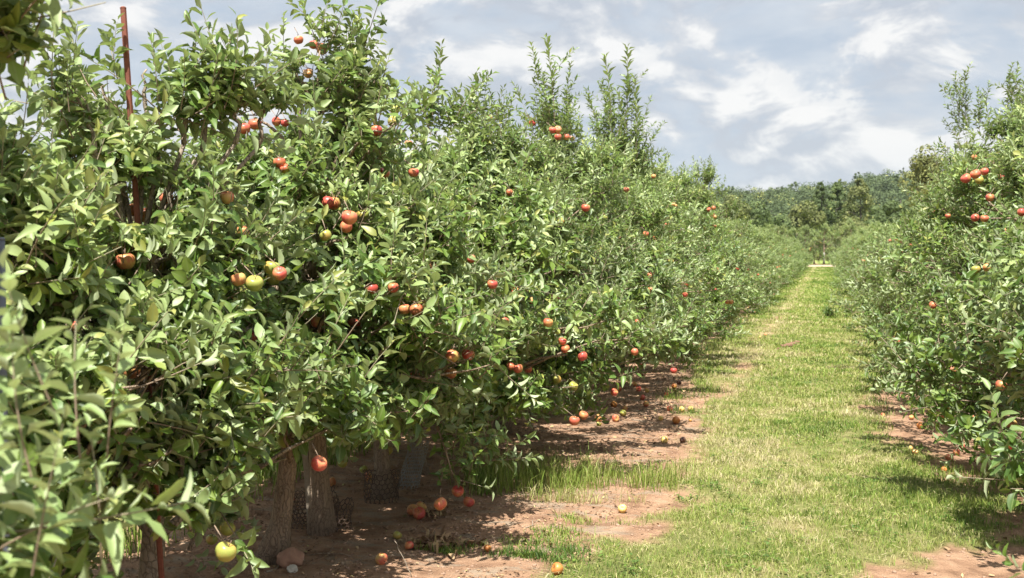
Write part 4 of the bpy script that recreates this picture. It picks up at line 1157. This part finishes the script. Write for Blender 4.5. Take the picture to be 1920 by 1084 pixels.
g = Geo(); nc = 240; cx = r.uniform(-1.4, 1.4, nc); cy = 5 + 16 * r.random(nc) ** 1.3; k = grass_mask(cx, cy) > .4; cx, cy = cx[k], cy[k]
ci = np.repeat(np.arange(len(cx)), 26); n = len(ci); rad = np.abs(r.normal(0, .07, n)); a = r.uniform(0, 6.28, n)
x = cx[ci] + np.cos(a) * rad; y = cy[ci] + np.sin(a) * rad; z = ground_z(x, y) + .02 + r.uniform(0, .03, n); sz = r.uniform(.006, .014, n)
u1 = np.stack([np.cos(a), np.sin(a), r.normal(.1, .3, n)], 1) * sz[:, None]; u2 = np.stack([-np.sin(a), np.cos(a), r.normal(0, .3, n)], 1) * sz[:, None] * .8
c = np.stack([x, y, z], 1)
g.add(np.stack([c - u1, c + u2 * .9, c + u1, c - u2 * .9], 1).reshape(-1, 3), np.arange(n * 4).reshape(n, 4), None, 0, np.repeat(np.clip(r.normal(.08, .10, n), 0, .5), 4))
tag(link('clover', g.mesh('clover', [M['grass']])), 'dark green clover and creeping weeds in patches through the grass', 'clover', kind='stuff')
# grass behind the left row
g = Geo()
n = 90000; x = r.uniform(-7.6, -3.75, n); y = r.uniform(5, 17, n)
keep = r.random(n) < np.clip(.45 + .8 * vnoise(x, y, .8, 51), 0, 1) * np.clip((-3.7 - x) / .5 + .15, 0, 1); x, y = x[keep], y[keep]; n = len(x)
blades(g, x, y, ground_z(x, y), r.uniform(.06, .26, n), np.full(n, .008), r, .42 + r.normal(0, .18, n), .5)
tag(link('rough_grass', g.mesh('rough_grass', [M['grass']])), 'rough taller grass growing in the sun behind the left row', 'grass', kind='stuff')


def tuft(px, py, rx, ry, n, h, var, label, name='grass_tuft', bend=.5, w=.005):
    p = on_ground(px, py); z = gz(p.x, p.y)
    rng = np.random.default_rng(px); gg = Geo()
    x = rng.normal(0, rx, n); y = rng.normal(0, ry, n)
    # blades gather in small tussocks
    k = rng.integers(0, max(4, n // 60), n); cx = rng.uniform(-rx * 1.6, rx * 1.6, 400)[k]; cy = rng.uniform(-ry * 1.6, ry * 1.6, 400)[k]
    x = .35 * x + cx; y = .35 * y + cy
    zz = ground_z(x + p.x, y + p.y) - z
    blades(gg, x, y, zz, h * (.18 + 1.25 * rng.beta(1.7, 2.6, n)), np.full(n, w) * rng.uniform(.6, 1.2, n), rng, var + rng.normal(0, .16, n), bend)
    tag(link(name, gg.mesh(name, [M['grass']]), None, (p.x, p.y, z)), label, 'grass tuft', 'grass tufts on the bare strip')


tuft(985, 915, .24, .22, 1000, .27, .40, 'tall shaded grass clump right of the low hanging red apples')
tuft(1050, 900, .22, .18, 800, .24, .48, 'tall grass clump in the middle of the three on the bare strip')
tuft(1175, 905, .28, .17, 1100, .20, .46, 'tall sunlit yellow green grass clump, right one of the three')
tuft(1120, 940, .26, .10, 350, .12, .75, 'sparse dry stems in front of the tall grass clumps')
tuft(1015, 1045, .16, .07, 1100, .075, .05, 'low dark green tuft just behind the orange brown apple', bend=.9)
tuft(1090, 1020, .22, .12, 900, .06, .35, 'low pale tuft joining the dark one to the lawn', bend=.9)
tuft(860, 1030, .16, .05, 260, .07, .2, 'thin green weeds round the heap of dead weeds', bend=.9)
tuft(1100, 985, .2, .06, 260, .07, .45, 'scattered short blades on sunlit soil below the tall grass', bend=.9)
tuft(1270, 775, .14, .10, 260, .10, .12, 'green weed beside the bright orange yellow fallen apple')
tuft(1310, 745, .22, .4, 700, .10, .25, 'shaded grass fringe under the low boughs by the aisle')
tuft(1690, 770, .18, .3, 420, .10, .25, 'weeds on the left corner of the bare soil by the right row')
tuft(1810, 900, .3, .2, 1100, .11, .32, 'longer grass at the foot of the right row near the corner')
tuft(1790, 960, .3, .2, 1200, .10, .45, 'longer straw tipped grass near the bottom right corner')
tuft(1660, 985, .3, .15, 900, .08, .25, 'slightly taller green grass above the bottom bare patch')

# leafy weeds
def weed(px, py, size, label, n=14, mat='leaf', seed=0, name='weed'):
    p = on_ground(px, py); z = gz(p.x, p.y); rng = np.random.default_rng(px + seed); gg = Geo()
    base = np.zeros((n, 3)); base[:, :2] = rng.normal(0, .02, (n, 2)); d = rng.normal(0, .7, (n, 3)); d[:, 2] = np.abs(d[:, 2]) + .5
    place_shoots(gg, 'mid', 0, base, d, np.full(n, size) * rng.uniform(.7, 1.1, n), rng, np.full(n, -.15), False)
    root = link(name, gg.mesh(name, CR_M()), None, (p.x, p.y, z)); tag(root, label, 'weed')


weed(1555, 595, 1.5, 'small dark bushy weed standing alone in the bright far grass of the aisle', 16)
weed(1535, 605, .35, 'tiny dark weed left of the bushy one in the aisle', 5)
weed(1592, 622, .9, 'low dark weed under the left side of the right row, far down the aisle', 9)
weed(1738, 812, .8, 'yellow green seedling on the bare soil of the right row', 6)
weed(765, 980, .25, 'little green seedling in the shade below the mesh wrapped trunk', 4)

# heap of dead weeds, dry stalk, stones, clods
def stick(px0, py0, px1, py1, rad, mat, label, h1=None, wob=.01, cat='stick', name='fallen_stick'):
    a = on_ground(px0, py0); a.z = gz(a.x, a.y) + rad
    if h1 is None: b = on_ground(px1, py1); b.z = gz(b.x, b.y) + rad
    else: b = at_depth(px1, py1, (a - cam.location).dot(FWD) + h1)
    rng = np.random.default_rng(px0); gg = Geo()
    pts = curve_pts((0, 0, 0), b - a, (0, 0, .004), 9, wob, rng); pts[:, 2] = np.maximum(pts[:, 2], -.004)
    tube(gg, pts, np.linspace(rad, rad * .5, 9), 6, a=.4)
    if rad > .003:
        k = 5; tube(gg, curve_pts(pts[k], pts[k] + rng.normal(0, .06, 3) * [1, 1, .1] + [.05, 0, .005], n=4), np.linspace(rad * .6, rad * .3, 4), 5)
    tag(link(name, gg.mesh(name, [mat]), None, a), label, cat)


stick(772, 1084, 740, 1014, .0026, M['stake'], 'long thin dry straw stalk slanting up in the shade', .02, .002, 'stalk', 'dry_stalk')
stick(500, 1075, 560, 1050, .006, M['stake'], 'pale stick lying at the foot of the thick pale trunk')
stick(560, 1040, 700, 1052, .004, M['bark'], 'thin dark stick on the shaded soil left of the blushed apple')
stick(640, 1062, 730, 1042, .003, M['bark'], 'thin crooked twig running up to the blushed apple')
stick(615, 1045, 632, 1015, .003, M['bark'], 'short dark twig in front of the crumpled mesh')
stick(985, 1000, 1030, 970, .003, M['stake'], 'short dry stick on the sunlit soil left of the tall grass')
stick(1165, 822, 1260, 826, .006, M['bark'], 'long flat dead stick lying along the litter edge')
stick(1720, 845, 1755, 848, .004, M['stake'], 'pale stick near the creamy apple under the right row')
for (px, py, n, sp, lab) in ((822, 1020, 150, .10, 'heap of curled dead brown weeds and leaves in the half shade'), (812, 975, 14, .03, 'upright curled brown dead leaf standing above the heap')):
    p = on_ground(px, py); rng = np.random.default_rng(px); gg = Geo()
    for k in range(n):
        a = np.array([rng.normal(0, sp), rng.normal(0, sp * .7), 0]); b = a + [rng.normal(0, .06), rng.normal(0, .05), abs(rng.normal(0, .035)) + .01]
        mid = (a + b) / 2 + [0, 0, .02]
        wd = rng.uniform(.001, .012) * np.array([rng.normal(), rng.normal(), .3])
        gg.add([a - wd, a + wd, mid + wd * 1.4, mid - wd * 1.4 + [0, 0, .006], b + wd * .3, b - wd * .3], [(0, 1, 2, 3), (3, 2, 4, 5)], None, 0, rng.uniform(0, .9))
    tag(link('dead_weeds', gg.mesh('dead_weeds', [M['dead']]), None, (p.x, p.y, gz(p.x, p.y))), lab, 'dead weeds')


def stone(px, py, sx, sy, sz, mat, label, name='clod', cat='clod', seed=1):
    p = on_ground(px, py); gg = Geo(); rng = np.random.default_rng(seed + px)
    bpy_m = bpy.data.meshes.new('tmp')
    import bmesh
    bm = bmesh.new(); bmesh.ops.create_icosphere(bm, subdivisions=4, radius=1)
    vs = np.array([v.co[:] for v in bm.verts]); fs = [[v.index for v in f.verts] for f in bm.faces]; bm.free(); bpy.data.meshes.remove(bpy_m)
    n1_ = vnoise(vs[:, 0] * 2 + vs[:, 2] * 1.7, vs[:, 1] * 2 - vs[:, 2], 1.0, seed) * .22 + vnoise(vs[:, 0] * 6 + vs[:, 2] * 3, vs[:, 1] * 6 + vs[:, 2] * 5, 1.0, seed + 1) * .09 + vnoise(vs[:, 0] * 15, vs[:, 1] * 15 + vs[:, 2] * 13, 1.0, seed + 2) * .03
    vs = vs * (1 + n1_)[:, None] * [sx, sy, sz]
    gg.add(vs, None, np.array(fs))
    tag(link(name, gg.mesh(name, [mat]), None, (p.x, p.y, gz(p.x, p.y) + sz * .55)), label, cat)


stone(545, 1062, .075, .07, .06, M['clod'], 'big pinkish brown clod against the foot of the thick pale trunk')
stone(548, 1078, .03, .03, .025, M['chalk'], 'chalky white stone in front of the pinkish clod', 'stone', 'stone', 5)
for i, (px, py, s) in enumerate([(1460, 656, .035), (1468, 653, .06), (1478, 652, .075), (1487, 648, .07), (1495, 645, .06)]):
    stone(px, py, s, s * .9, s * .5, M['clay'], ['smallest leftmost clod of the brown dirt line crossing the far grass', 'second clod from the left in the brown dirt line on the far grass', 'biggest middle clod of the brown dirt line on the far grass',
          'fourth clod from the left in the brown dirt line on the far grass', 'rightmost clod of the brown dirt line on the far grass'][i], seed=20 + i)

# small litter: dead leaves, bark flakes, crumbs of soil
g = Geo(); r = np.random.default_rng(15)


def litter(n, xr, yr, size, keepf):
    x = r.uniform(*xr, n); y = r.uniform(*yr, n); k = keepf(x, y); x, y = x[k], y[k]; n = len(x)
    z = ground_z(x, y) + .004
    a = r.uniform(0, 6.28, n); L = size * r.uniform(.35, 1.2, n); wd = L * r.uniform(.08, .5, n)
    dx = np.stack([np.cos(a), np.sin(a), r.normal(0, .25, n)], 1) * L[:, None]; sx_ = np.stack([-np.sin(a), np.cos(a), r.normal(0, .3, n)], 1) * wd[:, None]
    c = np.stack([x, y, z + .006 * r.random(n)], 1); up = np.array([0, 0, 1]) * (L * r.uniform(.05, .35, n))[:, None]
    v = np.stack([c - dx * .5, c + sx_ + up, c + dx * .5 + up * .6, c - sx_ + up * .5], 1).reshape(-1, 3)
    g.add(v, np.arange(n * 4).reshape(n, 4), None, 0, np.repeat(np.clip(r.normal(.45, .25, n), 0, 1), 4))


dirt = lambda x, y: (grass_mask(x, y) < .3) & (r.random(len(x)) < np.clip(.35 + .6 * vnoise(x, y, .4, 61), .03, 1) * np.where((x < -1.3) | (x > 1.1), 1, .25))
litter(26000, (-4.6, -.9), (4, 9), .024, dirt)
litter(9000, (-4.2, -1.2), (9, 18), .045, dirt)
litter(5000, (.4, 3.2), (5, 16), .040, dirt)
tag(link('leaf_litter', g.mesh('leaf_litter', [M['dead']])), 'dead brown leaves and bark scraps strewn on the soil under both rows', 'leaf litter', kind='stuff')
g = Geo()
import bmesh
bm = bmesh.new(); bmesh.ops.create_icosphere(bm, subdivisions=1, radius=1)
iv = np.array([v.co[:] for v in bm.verts]); iff = np.array([[v.index for v in f.verts] for f in bm.faces]); bm.free()
n = 15000
x = np.concatenate([r.uniform(-4.4, -.8, n), r.uniform(.3, 3, n // 3)]); y = np.concatenate([r.uniform(4, 15, n), r.uniform(5, 14, n // 3)])
k = grass_mask(x, y) < .35; x, y = x[k], y[k]; n = len(x)
s = np.clip(r.lognormal(-5.4, .6, n), .0015, .013)
v = iv[None] * (s[:, None] * np.stack([r.uniform(.7, 1.3, n), r.uniform(.7, 1.3, n), r.uniform(.4, .9, n)], 1))[:, None] * (1 + r.normal(0, .14, (n, len(iv), 1)))
v = v + np.stack([x, y, ground_z(x, y) + s * .25], 1)[:, None]
g.add(v.reshape(-1, 3), None, (iff[None] + (np.arange(n) * len(iv))[:, None, None]).reshape(-1, 3))
tag(link('soil_crumbs', g.mesh('soil_crumbs', [M['crumb']])), 'crumbs and small lumps of reddish soil scattered on the bare strips', 'soil', kind='stuff')

# ------------------------------------------------------------------ summer haze over the far fields
bm = bmesh.new(); bmesh.ops.create_cube(bm, size=1.0)
hm = bpy.data.meshes.new('haze'); bm.to_mesh(hm); bm.free()
hz = link('haze', hm, None, (100, 540, 39)); hz.scale = (1990, 1340, 82)
m, t = new_mat('haze_air')
vol = nd(t, 'ShaderNodeVolumePrincipled', ins={'Color': (0.80, 0.86, 0.93, 1), 'Density': 0.00008, 'Anisotropy': 0.2})
nd(t, 'ShaderNodeOutputMaterial', ins={'Volume': vol.outputs[0]})
hm.materials.append(m); tag(hz, 'thin pale summer haze over the orchard and the wooded hill', 'haze', kind='stuff')
